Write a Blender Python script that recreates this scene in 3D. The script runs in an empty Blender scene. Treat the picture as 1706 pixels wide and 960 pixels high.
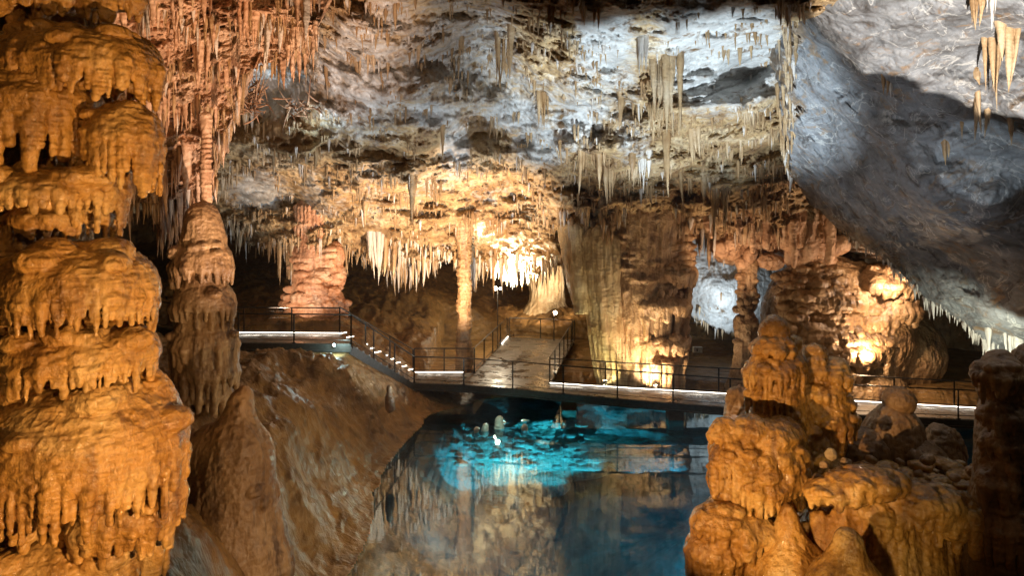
import bpy, math, random
import numpy as np
from mathutils import Vector

R = math.radians
F, U0, V0, H = 1137.0, 853.0, 350.0, 7.5          # lens in pixels, level camera 7.5 m above the pool
def P(u, v, d): return np.array([(u - U0) / F * d, d, H + (V0 - v) / F * d])
def dz(v, z): return (H - z) * F / (v - V0)       # distance at which height z shows at row v

sc = bpy.context.scene
# ------------------------------------------------------------------ camera
cam = bpy.data.cameras.new('camera'); co = bpy.data.objects.new('camera', cam)
sc.collection.objects.link(co); sc.camera = co
cam.sensor_width = 36.0; cam.lens = F / 1706 * 36; cam.shift_y = -(480 - V0) / 1706
cam.clip_end = 400; cam.clip_start = 0.1
co.location = (0, 0, H); co.rotation_euler = (R(90), 0, 0)
# ------------------------------------------------------------------ world: a cave, almost no ambient light
w = bpy.data.worlds.new('World'); sc.world = w; w.use_nodes = True
bg = w.node_tree.nodes['Background']; bg.inputs[0].default_value = (1.0, 0.72, 0.45, 1); bg.inputs[1].default_value = 0.006
sc.view_settings.view_transform = 'Standard'; sc.view_settings.look = 'None'
sc.view_settings.exposure = 0.0; sc.view_settings.gamma = 1.0; sc.view_settings.use_curve_mapping = False
sc.cycles.max_bounces = 6; sc.cycles.diffuse_bounces = 2; sc.cycles.glossy_bounces = 3
sc.cycles.transmission_bounces = 4; sc.cycles.volume_bounces = 0
sc.cycles.caustics_reflective = False; sc.cycles.caustics_refractive = False
sc.cycles.sample_clamp_indirect = 4.0; sc.cycles.use_denoising = True

# ------------------------------------------------------------------ lamps of the show cave, some spots added
GAIN = 5.0
def spot(src, tgt, watts, col, ang=70, rad=0.12, blend=0.6, name='flood_light'):
    a = Vector(P(*src)) if len(src) == 3 else Vector(src[:3]); b = Vector(P(*tgt)) if len(tgt) == 3 else Vector(tgt[:3])
    l = bpy.data.lights.new(name, 'SPOT'); l.energy = watts * GAIN; l.color = col
    l.spot_size = R(ang); l.spot_blend = blend; l.shadow_soft_size = rad
    o = bpy.data.objects.new(name, l); sc.collection.objects.link(o)
    o.location = a; o.rotation_euler = (b - a).to_track_quat('-Z', 'Y').to_euler(); return o
def point(src, watts, col, rad=0.1, name='lamp_bulb'):
    a = Vector(P(*src)) if len(src) == 3 else Vector(src[:3])
    l = bpy.data.lights.new(name, 'POINT'); l.energy = watts * GAIN; l.color = col; l.shadow_soft_size = rad
    o = bpy.data.objects.new(name, l); sc.collection.objects.link(o); o.location = a; return o
AMB = (1.0, 0.58, 0.25); WRM = (1.0, 0.66, 0.36); PEA = (1.0, 0.76, 0.55); CLD = (0.72, 0.88, 1.0); WHT = (1.0, 0.92, 0.8)
W3 = lambda x, y, z: (x, y, z, 0)
# left foreground column: amber flood standing low on the bank in front of it
spot(W3(0.4, 3.4, 4.9), W3(-4.3, 6.8, 6.7), 350, AMB, 66, 0.03, .4)
spot(W3(-1.5, 1.0, 9.5), W3(-4.9, 6.8, 8.0), 60, AMB, 90, 0.1)
# right foreground group
spot(W3(-1.0, 5.0, 3.8), P(1285, 750, 11).tolist() + [0], 480, AMB, 31, 0.04, .6)
spot(W3(2.6, 5.2, 3.0), P(1400, 870, 9.6).tolist() + [0], 85, (1, .70, .32), 38, 0.1)
spot(W3(4.0, 3.0, 6.5), P(1600, 800, 9.8).tolist() + [0], 8, AMB, 60, 0.1)
# cones on the left bank
spot(W3(0.5, 7.5, 3.2), P(390, 780, 11).tolist() + [0], 130, WRM, 46, 0.1)
# ceiling, cold floods
spot(W3(3.5, 13.0, 1.0), P(1120, 110, 20).tolist() + [0], 2600, CLD, 54, 0.08)
spot(W3(-2.0, 13.0, 1.0), P(660, 190, 22).tolist() + [0], 520, (0.9, 0.94, 1.0), 75, 0.08)
spot(W3(-.5, 16.0, 2.0), P(465, 140, 22).tolist() + [0], 1500, (.5, .8, 1), 14, 0.05)
spot(W3(2.2, 16.0, .6), P(570, 800, 16).tolist() + [0], 170, (1, .72, .36), 80, 0.05)  # added warm spot low over the pool, brightens the left bank
spot(W3(0.0, 19.5, .5), P(640, 300, 26.5).tolist() + [0], 620, CLD, 85, 0.08)
# ceiling, warm floods
spot(P(760, 640, 23).tolist() + [0], P(720, 330, 28).tolist() + [0], 1350, WRM, 92, 0.1)
spot(W3(-1.0, 10.5, 2.5), P(350, 60, 16).tolist() + [0], 1500, (1, .66, .44), 54, 0.06)
spot(P(640, 560, 29.5).tolist() + [0], P(630, 400, 31).tolist() + [0], 300, PEA, 75, 0.06)
spot(P(450, 540, 24.5).tolist() + [0], P(540, 430, 30).tolist() + [0], 180, PEA, 60, 0.06)
spot(W3(6.5, 10.5, 5.2), P(1650, 243, 15).tolist() + [0], 160, CLD, 18, 0.02, .3)  # added narrow cold spot, makes a bright patch on the slab
spot(W3(5.6, 10.5, 5.2), P(1562, 238, 15.4).tolist() + [0], 60, CLD, 10, 0.02, .3)  # second added spot for the smaller slab patch
# right slab: one hard-edged flood high up, a weak cold one lower
spot(W3(5.2, 5.0, 4.5), P(1745, -70, 11.2).tolist() + [0], 2800, (1, .95, .88), 39, 0.02, .08)
spot(W3(4.0, 12.0, 2.0), P(1400, 180, 18).tolist() + [0], 150, (.85, .92, 1.0), 50, 0.1)
spot(W3(3.2, 11.5, .8), P(1640, 260, 15).tolist() + [0], 90, (.9, .93, 1.0), 70, 0.1)

# ------------------------------------------------------------------ numpy noise
def _h(ix, iy, iz, s):
    n = (ix * 73856093) ^ (iy * 19349663) ^ (iz * 83492791) ^ (s * 2654435)
    n = (n ^ (n >> 13)) * 1274126177
    n &= 0x7fffffff
    return ((n ^ (n >> 16)) & 0xffff).astype(np.float32) / 32767.5 - 1.0
def vnoise(p, s=0):
    f = np.floor(p); i = f.astype(np.int64); t = (p - f).astype(np.float32); t = t * t * t * (t * (t * 6 - 15) + 10)
    x, y, z = i[..., 0], i[..., 1], i[..., 2]; tx, ty, tz = t[..., 0], t[..., 1], t[..., 2]
    def L(a, b, k): return a + (b - a) * k
    c = [[[_h(x + a, y + b, z + e, s) for e in (0, 1)] for b in (0, 1)] for a in (0, 1)]
    return L(L(L(c[0][0][0], c[1][0][0], tx), L(c[0][1][0], c[1][1][0], tx), ty),
             L(L(c[0][0][1], c[1][0][1], tx), L(c[0][1][1], c[1][1][1], tx), ty), tz)
def fbm(p, o=4, s=0, g=0.5, ridge=False):
    r = 0; a = 1.0; tot = 0; q = np.asarray(p, float)
    for k in range(o):
        n = vnoise(q, s + k * 17)
        if ridge: n = 1 - 2 * np.abs(n)
        r = r + a * n; tot += a; a *= g; q = q * 2.03 + 11.7
    return r / tot
def smooth(x): x = np.clip(x, 0, 1); return x * x * (3 - 2 * x)

# ------------------------------------------------------------------ mesh helpers
def raw_mesh(name, V, Q, mat=None, smooth_sh=True, attrs=None):
    V = np.ascontiguousarray(V, np.float32); Q = np.ascontiguousarray(Q, np.int32)
    me = bpy.data.meshes.new(name); n = Q.shape[1]
    me.vertices.add(len(V)); me.vertices.foreach_set('co', V.ravel())
    me.loops.add(Q.size); me.loops.foreach_set('vertex_index', Q.ravel())
    me.polygons.add(len(Q)); me.polygons.foreach_set('loop_start', np.arange(0, Q.size, n, dtype=np.int32))
    me.polygons.foreach_set('loop_total', np.full(len(Q), n, np.int32))
    me.polygons.foreach_set('use_smooth', np.full(len(Q), smooth_sh))
    for k, a in (attrs or {}).items():
        at = me.attributes.new(k, 'FLOAT', 'POINT'); at.data.foreach_set('value', np.ascontiguousarray(a, np.float32).ravel())
    me.update(); me.validate()
    if mat: me.materials.append(mat)
    return me
def link(name, me, parent=None):
    o = bpy.data.objects.new(name, me); sc.collection.objects.link(o)
    if parent: o.parent = parent
    return o
def tag(o, label=None, cat=None, group=None, kind=None):
    if label: o['label'] = label
    if cat: o['category'] = cat
    if group: o['group'] = group
    if kind: o['kind'] = kind
    return o
def empty(name, loc, label, cat, group=None):
    o = bpy.data.objects.new(name, None); sc.collection.objects.link(o); o.location = loc; o.empty_display_size = .2
    return tag(o, label, cat, group)
def unparent_loc(o, e):        # child keeps world coordinates
    o.parent = e; o.matrix_parent_inverse.translation = -Vector(e.location); return o
def normals(V, Q):
    a = V[Q[:, 2]] - V[Q[:, 0]]; b = V[Q[:, 3]] - V[Q[:, 1]]; n = np.cross(a, b)
    N = np.zeros_like(V)
    for k in range(4):
        for c in range(3): N[:, c] += np.bincount(Q[:, k], n[:, c], len(V))
    return N / (np.linalg.norm(N, axis=1, keepdims=True) + 1e-12)
def grid_quads(n, m):
    i = np.arange(n * m).reshape(n, m)
    return np.stack([i[:-1, :-1], i[1:, :-1], i[1:, 1:], i[:-1, 1:]], -1).reshape(-1, 4)

class Box:                     # boxes and bars gathered into one mesh
    def __init__(s): s.V = []; s.Q = []
    def box(s, c, size, ax=None, up=None):
        x = np.array(ax if ax is not None else (1, 0, 0), float); x /= np.linalg.norm(x)
        z = np.array(up if up is not None else (0, 0, 1), float); y = np.cross(z, x); y /= np.linalg.norm(y); z = np.cross(x, y)
        n = len(s.V)
        for k in range(8):
            sg = [(k & 1) * 2 - 1, (k >> 1 & 1) * 2 - 1, (k >> 2 & 1) * 2 - 1]
            s.V.append(np.array(c) + x * sg[0] * size[0] / 2 + y * sg[1] * size[1] / 2 + z * sg[2] * size[2] / 2)
        for q in ((0, 2, 3, 1), (4, 5, 7, 6), (0, 1, 5, 4), (2, 6, 7, 3), (0, 4, 6, 2), (1, 3, 7, 5)): s.Q.append([n + i for i in q])
        return s
    def bar(s, a, b, w, h, up=(0, 0, 1)):
        a = np.array(a, float); b = np.array(b, float); d = b - a
        if abs(d[2]) > .95 * np.linalg.norm(d): up = (0, 1, 0)
        return s.box((a + b) / 2, (np.linalg.norm(d), w, h), d, up)
    def tube(s, a, b, r, n=10):
        a = np.array(a, float); b = np.array(b, float); d = b - a; d /= np.linalg.norm(d)
        x = np.cross(d, (0, 0, 1) if abs(d[2]) < .9 else (0, 1, 0)); x /= np.linalg.norm(x); y = np.cross(d, x); k = len(s.V)
        for p in (a, b):
            for i in range(n):
                t = 2 * math.pi * i / n; s.V.append(p + r * (x * math.cos(t) + y * math.sin(t)))
        s.V.append(a); s.V.append(b)
        for i in range(n):
            j = (i + 1) % n; s.Q.append([k + i, k + j, k + n + j, k + n + i])
            if i % 2 == 0:
                l = (i + 2) % n; s.Q.append([k + 2 * n, k + l, k + j, k + i]); s.Q.append([k + 2 * n + 1, k + n + i, k + n + j, k + n + l])
        return s
    def build(s, name, mat, parent=None, bevel=0):
        me = raw_mesh(name, np.array(s.V), np.array(s.Q), mat, False); o = link(name, me)
        if bevel: m = o.modifiers.new('bevel', 'BEVEL'); m.width = bevel; m.segments = 2
        if parent: unparent_loc(o, parent)
        return o

class Vox:                     # distance field on a grid: smooth unions of lumps and drips, then meshed
    def __init__(s, lo, hi, h):
        s.lo = np.array(lo, float); s.h = h; s.n = np.ceil((np.array(hi) - s.lo) / h).astype(int) + 1
        s.d = np.full(s.n, 0.4, np.float32)
    def _loc(s, a, b):
        i = np.maximum(((np.minimum(a, b) - s.lo) / s.h).astype(int), 0); j = np.minimum(((np.maximum(a, b) - s.lo) / s.h).astype(int) + 2, s.n)
        if (j <= i).any(): return None
        g = [(s.lo[k] + np.arange(i[k], j[k]) * s.h).astype(np.float32) for k in range(3)]
        return tuple(slice(i[k], j[k]) for k in range(3)), g[0][:, None, None], g[1][None, :, None], g[2][None, None, :]
    def _put(s, sl, e, k):
        d = s.d[sl]; hh = np.maximum(k - np.abs(d - e), 0) / k; s.d[sl] = np.minimum(d, e) - hh * hh * k * .25
    def ball(s, c, r, k=.08, cut=None):
        c = np.array(c, float); r = np.array([r] * 3 if np.isscalar(r) else r, float); L = s._loc(c - r - k, c + r + k)
        if L is None: return s
        sl, x, y, z = L; x = x - c[0]; y = y - c[1]; z = z - c[2]
        k0 = np.sqrt((x / r[0]) ** 2 + (y / r[1]) ** 2 + (z / r[2]) ** 2) + 1e-6
        k1 = np.sqrt((x / r[0] ** 2) ** 2 + (y / r[1] ** 2) ** 2 + (z / r[2] ** 2) ** 2) + 1e-6
        e = k0 * (k0 - 1) / k1
        if cut is not None: e = np.maximum(e, -z - cut * r[2] + .25 * (x * x / r[0] ** 2 + y * y / r[1] ** 2) * 0)
        s._put(sl, e, k); return s
    def cone(s, a, b, ra, rb, k=.04, flat=1.0):
        a = np.array(a, float); b = np.array(b, float); m = max(ra, rb) + k; L = s._loc(np.minimum(a, b) - m, np.maximum(a, b) + m)
        if L is None: return s
        sl, x, y, z = L; d = b - a; t = np.clip(((x - a[0]) * d[0] + (y - a[1]) * d[1] + (z - a[2]) * d[2]) / (d @ d), 0, 1)
        e = np.sqrt((x - a[0] - t * d[0]) ** 2 + (y - a[1] - t * d[1]) ** 2 + (z - a[2] - t * d[2]) ** 2) - (ra + (rb - ra) * t)
        s._put(sl, e, k); return s
    def mesh(s, disp=None):
        d = s.d; d[0] = d[-1] = .4; d[:, 0] = d[:, -1] = .4; d[:, :, 0] = d[:, :, -1] = .4
        S = d < 0; n = S.shape
        cnt = np.zeros([k - 1 for k in n], np.int8)
        for a in (0, 1):
            for b in (0, 1):
                for c in (0, 1): cnt += S[a:n[0] - 1 + a, b:n[1] - 1 + b, c:n[2] - 1 + c]
        act = (cnt > 0) & (cnt < 8); I = np.argwhere(act); idx = np.full(act.shape, -1, np.int32); idx[act] = np.arange(len(I))
        pos = np.zeros((len(I), 3)); w = np.zeros(len(I))
        for a in range(3):
            for o1 in (0, 1):
                for o2 in (0, 1):
                    of = [0, 0, 0]; o = [q for q in range(3) if q != a]; of[o[0]] = o1; of[o[1]] = o2; p0 = I + of; p1 = p0.copy(); p1[:, a] += 1
                    d0 = d[p0[:, 0], p0[:, 1], p0[:, 2]]; d1 = d[p1[:, 0], p1[:, 1], p1[:, 2]]; cr = (d0 < 0) != (d1 < 0)
                    t = np.where(cr, d0 / np.where(cr, d0 - d1, 1), 0); q = p0.astype(float); q[:, a] += t
                    pos += q * cr[:, None]; w += cr
        V = pos / w[:, None] * s.h + s.lo
        Q = []
        for a in range(3):
            o = [q for q in range(3) if q != a]
            s0 = [slice(None)] * 3; s1 = [slice(None)] * 3; s0[a] = slice(0, -1); s1[a] = slice(1, None)
            A = S[tuple(s0)]; B = S[tuple(s1)]
            for flip, M in ((False, A & ~B), (True, ~A & B)):
                E = np.argwhere(M); E = E[(E[:, o[0]] > 0) & (E[:, o[1]] > 0) & (E[:, o[0]] < n[o[0]] - 1) & (E[:, o[1]] < n[o[1]] - 1)]
                def g(x, y): e = E.copy(); e[:, o[0]] -= x; e[:, o[1]] -= y; return idx[e[:, 0], e[:, 1], e[:, 2]]
                q = np.stack([g(1, 1), g(0, 1), g(0, 0), g(1, 0)], -1)
                if flip ^ (a == 1): q = q[:, ::-1]
                Q.append(q)
        Q = np.concatenate(Q); Q = Q[(Q >= 0).all(1)]
        if disp is not None: V = V + normals(V, Q) * disp(V)[:, None]
        return V, Q
# ------------------------------------------------------------------ materials
def mat_new(name):
    m = bpy.data.materials.new(name); m.use_nodes = True; nt = m.node_tree
    return m, nt, nt.nodes['Principled BSDF']
def ramp(nt, fac, stops):
    r = nt.nodes.new('ShaderNodeValToRGB'); nt.links.new(fac, r.inputs[0]); e = r.color_ramp.elements
    while len(e) < len(stops): e.new(.5)
    for k, (p, c) in enumerate(stops): e[k].position = p; e[k].color = (*c, 1)
    return r.outputs[0]
def noise_node(nt, vec, scale, det=6, rough=.6, dist=0.0, vs=None):
    if vs:
        mp = nt.nodes.new('ShaderNodeMapping'); mp.inputs['Scale'].default_value = vs; nt.links.new(vec, mp.inputs[0]); vec = mp.outputs[0]
    n = nt.nodes.new('ShaderNodeTexNoise'); n.inputs['Scale'].default_value = scale; n.inputs['Detail'].default_value = det
    n.inputs['Roughness'].default_value = rough; n.inputs['Distortion'].default_value = dist; nt.links.new(vec, n.inputs['Vector']); return n.outputs[0]
def mixc(nt, f, a, b, mode='MIX'):
    m = nt.nodes.new('ShaderNodeMix'); m.data_type = 'RGBA'; m.blend_type = mode
    for sck, v in ((m.inputs[0], f), (m.inputs[6], a), (m.inputs[7], b)):
        if hasattr(v, 'links') or hasattr(v, 'is_output'): nt.links.new(v, sck)
        else: sck.default_value = v if isinstance(v, float) else (*v, 1)
    return m.outputs[2]
def math_n(nt, op, a, b=0.0):
    m = nt.nodes.new('ShaderNodeMath'); m.operation = op
    for k, v in enumerate((a, b)):
        if isinstance(v, (int, float)): m.inputs[k].default_value = v
        else: nt.links.new(v, m.inputs[k])
    return m.outputs[0]
def rock(name, c1, c2, c3, scale=1.0, rough=(.35, .7), bump=.03, fine=14.0, streak=True, stain=None, pale=None, spec=.5, cavity=.6):
    m, nt, b = mat_new(name); g = nt.nodes.new('ShaderNodeNewGeometry'); pos = g.outputs['Position']
    n1 = noise_node(nt, pos, .9 * scale, 7, .62, .4)
    n2 = noise_node(nt, pos, 2.2 * scale, 6, .6, .2, (1.6, 1.6, .35) if streak else None)
    col = ramp(nt, n1, [(.32, c1), (.5, c2), (.68, c3)])
    col = mixc(nt, ramp(nt, n2, [(.5, (0, 0, 0)), (.7, (1, 1, 1))]), col, tuple(x * .72 for x in c1))
    if pale:
        at = nt.nodes.new('ShaderNodeAttribute'); at.attribute_name = 'pale'
        n3 = noise_node(nt, pos, 3.5 * scale, 8, .7, .5)
        s = math_n(nt, 'ADD', at.outputs['Fac'], math_n(nt, 'MULTIPLY', math_n(nt, 'SUBTRACT', n3, .5), 1.6))
        pc = ramp(nt, noise_node(nt, pos, 1.3 * scale, 8, .65, 1.0), [(.3, tuple(x * .5 for x in pale)), (.52, pale), (.7, tuple(min(.85, x * 1.25) for x in pale))])
        col = mixc(nt, ramp(nt, s, [(.3, (0, 0, 0)), (.72, (1, 1, 1))]), col, pc)
    if stain:
        n4 = noise_node(nt, pos, 1.1 * scale, 5, .7, .3, (1.8, 1.8, .3))
        col = mixc(nt, ramp(nt, n4, [(.56, (0, 0, 0)), (.66, (1, 1, 1))]), col, stain)
    # the creases of the stone are coloured darker
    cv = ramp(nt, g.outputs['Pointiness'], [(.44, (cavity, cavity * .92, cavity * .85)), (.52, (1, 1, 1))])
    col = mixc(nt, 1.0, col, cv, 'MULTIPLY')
    nt.links.new(col, b.inputs['Base Color'])
    rr = nt.nodes.new('ShaderNodeMapRange'); nt.links.new(noise_node(nt, pos, 3 * scale, 5), rr.inputs[0])
    rr.inputs[1].default_value = .35; rr.inputs[2].default_value = .65; rr.inputs[3].default_value = rough[0]; rr.inputs[4].default_value = rough[1]
    nt.links.new(rr.outputs[0], b.inputs['Roughness']); b.inputs['Specular IOR Level'].default_value = spec
    bp = nt.nodes.new('ShaderNodeBump'); bp.inputs['Distance'].default_value = bump; bp.inputs['Strength'].default_value = 1.0
    hsum = math_n(nt, 'ADD', noise_node(nt, pos, fine, 5, .65), math_n(nt, 'MULTIPLY', noise_node(nt, pos, fine * .35, 4, .6, .6, (1, 1, .5)), 1.5))
    vo = nt.nodes.new('ShaderNodeTexVoronoi'); vo.feature = 'SMOOTH_F1'; vo.inputs['Scale'].default_value = fine * .8; vo.inputs['Smoothness'].default_value = .6
    mp = nt.nodes.new('ShaderNodeMapping'); mp.inputs['Scale'].default_value = (1, 1, 1.5); nt.links.new(pos, mp.inputs[0]); nt.links.new(mp.outputs[0], vo.inputs['Vector'])
    hsum = math_n(nt, 'SUBTRACT', hsum, math_n(nt, 'MULTIPLY', vo.outputs['Distance'], .9))
    nt.links.new(hsum, bp.inputs['Height']); nt.links.new(bp.outputs[0], b.inputs['Normal'])
    return m
def plain(name, col, rough=.5, metal=0.0, emit=None, es=1.0):
    m, nt, b = mat_new(name); b.inputs['Base Color'].default_value = (*col, 1); b.inputs['Roughness'].default_value = rough; b.inputs['Metallic'].default_value = metal
    g = nt.nodes.new('ShaderNodeNewGeometry'); n = noise_node(nt, g.outputs['Position'], 9, 5)
    nt.links.new(ramp(nt, n, [(.3, tuple(x * .7 for x in col)), (.7, tuple(min(1, x * 1.15) for x in col))]), b.inputs['Base Color'])
    if emit: b.inputs['Emission Color'].default_value = (*emit, 1); b.inputs['Emission Strength'].default_value = es
    return m
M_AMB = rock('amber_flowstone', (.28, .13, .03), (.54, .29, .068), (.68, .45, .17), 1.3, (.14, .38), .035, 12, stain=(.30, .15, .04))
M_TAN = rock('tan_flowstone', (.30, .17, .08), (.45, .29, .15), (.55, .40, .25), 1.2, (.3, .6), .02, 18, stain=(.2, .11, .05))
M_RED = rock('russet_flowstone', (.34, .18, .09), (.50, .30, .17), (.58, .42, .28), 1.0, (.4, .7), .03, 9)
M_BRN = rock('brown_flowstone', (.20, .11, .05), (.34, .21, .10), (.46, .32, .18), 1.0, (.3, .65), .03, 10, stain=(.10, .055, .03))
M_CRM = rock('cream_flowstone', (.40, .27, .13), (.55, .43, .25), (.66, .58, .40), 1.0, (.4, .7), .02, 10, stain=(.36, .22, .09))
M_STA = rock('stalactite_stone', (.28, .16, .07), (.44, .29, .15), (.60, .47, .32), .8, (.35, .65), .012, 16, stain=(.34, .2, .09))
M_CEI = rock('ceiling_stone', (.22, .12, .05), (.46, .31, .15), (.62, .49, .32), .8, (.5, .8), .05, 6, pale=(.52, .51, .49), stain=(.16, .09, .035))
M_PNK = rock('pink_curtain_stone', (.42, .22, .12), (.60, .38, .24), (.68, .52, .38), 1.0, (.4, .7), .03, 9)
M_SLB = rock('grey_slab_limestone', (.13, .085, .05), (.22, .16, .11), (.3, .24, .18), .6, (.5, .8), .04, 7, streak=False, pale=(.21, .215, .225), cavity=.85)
def slab_veins(m):                       # calcite veins, ochre seepage streaks and dark blotches along the bedding
    nt = m.node_tree; b = nt.nodes['Principled BSDF']; src = b.inputs['Base Color'].links[0].from_socket
    g = nt.nodes.new('ShaderNodeNewGeometry'); mp = nt.nodes.new('ShaderNodeMapping'); mp.inputs['Rotation'].default_value = (0, R(38), R(20)); nt.links.new(g.outputs['Position'], mp.inputs[0])
    a = noise_node(nt, mp.outputs[0], 1.0, 9, .7, 1.2, (.35, 1.5, 1.5)); c = mixc(nt, ramp(nt, a, [(.36, (1, 1, 1)), (.50, (0, 0, 0))]), src, (.07, .06, .055))
    c = mixc(nt, ramp(nt, a, [(.56, (0, 0, 0)), (.72, (1, 1, 1))]), c, (.36, .345, .33))
    e = noise_node(nt, mp.outputs[0], 1.4, 8, .65, .8, (.3, 1.8, 1.8)); c = mixc(nt, ramp(nt, e, [(.56, (0, 0, 0)), (.66, (.75, .75, .75))]), c, (.24, .14, .06))
    v = nt.nodes.new('ShaderNodeTexNoise'); v.inputs['Scale'].default_value = .8; v.inputs['Detail'].default_value = 6; v.inputs['Distortion'].default_value = 1.5; nt.links.new(mp.outputs[0], v.inputs['Vector'])
    d = math_n(nt, 'ABSOLUTE', math_n(nt, 'SUBTRACT', v.outputs[0], .5)); c = mixc(nt, ramp(nt, d, [(0, (.8, .8, .8)), (.012, (0, 0, 0))]), c, (.45, .43, .40)); nt.links.new(c, b.inputs['Base Color'])
slab_veins(M_SLB)
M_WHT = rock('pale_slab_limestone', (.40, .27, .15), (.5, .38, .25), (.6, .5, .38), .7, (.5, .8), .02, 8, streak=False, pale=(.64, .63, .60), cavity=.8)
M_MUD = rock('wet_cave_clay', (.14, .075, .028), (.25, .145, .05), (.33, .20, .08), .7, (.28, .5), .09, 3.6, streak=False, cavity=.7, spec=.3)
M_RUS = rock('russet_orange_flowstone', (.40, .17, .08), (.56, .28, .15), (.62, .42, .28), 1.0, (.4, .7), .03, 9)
def wet(m, wgt, r, sc_):              # thin film of water: a second, sharper highlight over its own fine ripples
    nt = m.node_tree; b = nt.nodes['Principled BSDF']; g = nt.nodes.new('ShaderNodeNewGeometry'); n = noise_node(nt, g.outputs['Position'], sc_, 4, .6); bp = nt.nodes.new('ShaderNodeBump')
    bp.inputs['Distance'].default_value = .03; nt.links.new(n, bp.inputs['Height']); nt.links.new(bp.outputs[0], b.inputs['Coat Normal']); b.inputs['Coat Roughness'].default_value = r
    nt.links.new(ramp(nt, noise_node(nt, g.outputs['Position'], 1.7, 4), [(.4, (wgt * .3,) * 3), (.6, (wgt,) * 3)]), b.inputs['Coat Weight'])
wet(M_AMB, .8, .12, 16); wet(M_BRN, .4, .2, 12)
def pool_bed(m):                         # pale calcite silt covers everything below the water line
    nt = m.node_tree; b = nt.nodes['Principled BSDF']; src = b.inputs['Base Color'].links[0].from_socket; g = nt.nodes.new('ShaderNodeNewGeometry')
    s = nt.nodes.new('ShaderNodeSeparateXYZ'); nt.links.new(g.outputs['Position'], s.inputs[0]); f = ramp(nt, math_n(nt, 'MULTIPLY', s.outputs[2], -1.0), [(.03, (0, 0, 0)), (.25, (1, 1, 1))])
    c = mixc(nt, f, src, (.38, .42, .42)); nt.links.new(c, b.inputs['Base Color'])
pool_bed(M_MUD)
M_SUB = rock('submerged_limestone', (.42, .45, .42), (.55, .58, .52), (.66, .68, .6), 1.0, (.6, .8), .02, 9, streak=False)

# ------------------------------------------------------------------ smooth interpolation through control points
def rbf(pts, vals, lin=True):
    X = np.array(pts, float); n = len(X); K = np.linalg.norm(X[:, None] - X[None], axis=2)
    K = np.where(K > 0, K * K * np.log(K + 1e-9), 0); A = np.zeros((n + 3, n + 3)); A[:n, :n] = K + np.eye(n) * 1e-3; A[:n, n] = 1; A[:n, n + 1:] = X
    A[n:, :n] = A[:n, n:].T; c = np.linalg.solve(A, np.concatenate([vals, np.zeros(3)]))
    def f(x, y):
        r = c[n] + c[n + 1] * x + c[n + 2] * y
        for k in range(n):
            q = (x - X[k, 0]) ** 2 + (y - X[k, 1]) ** 2; r = r + c[k] * .5 * q * np.log(q + 1e-9)
        return r
    return f
def mk_depth(ctrl):
    c = np.array(ctrl, float); f = rbf(c[:, :2] / 500, c[:, 2]); return lambda u, v: f(u / 500, v / 500)
def contour(pts):
    p = np.array(pts, float); return lambda u: np.interp(u, p[:, 0], p[:, 1])
def grid_mesh(name, Pt, mat, attrs=None):
    n, m = Pt.shape[:2]; o = link(name, raw_mesh(name, Pt.reshape(-1, 3), grid_quads(n, m), mat, True, attrs)); return o
def grid_disp(Pt, amt):
    n, m = Pt.shape[:2]; V = Pt.reshape(-1, 3); N = normals(V, grid_quads(n, m)); return (V + N * amt.reshape(-1, 1)).reshape(n, m, 3)
def blobs(u, v, L):
    m = np.zeros_like(u, dtype=float)
    for (a, b, ru, rv, s) in L: m = np.maximum(m, s * np.exp(-(((u - a) / ru) ** 2 + ((v - b) / rv) ** 2) ** 1.5)) if s > 0 else m + s * np.exp(-(((u - a) / ru) ** 2 + ((v - b) / rv) ** 2) ** 1.5)
    return m
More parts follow.
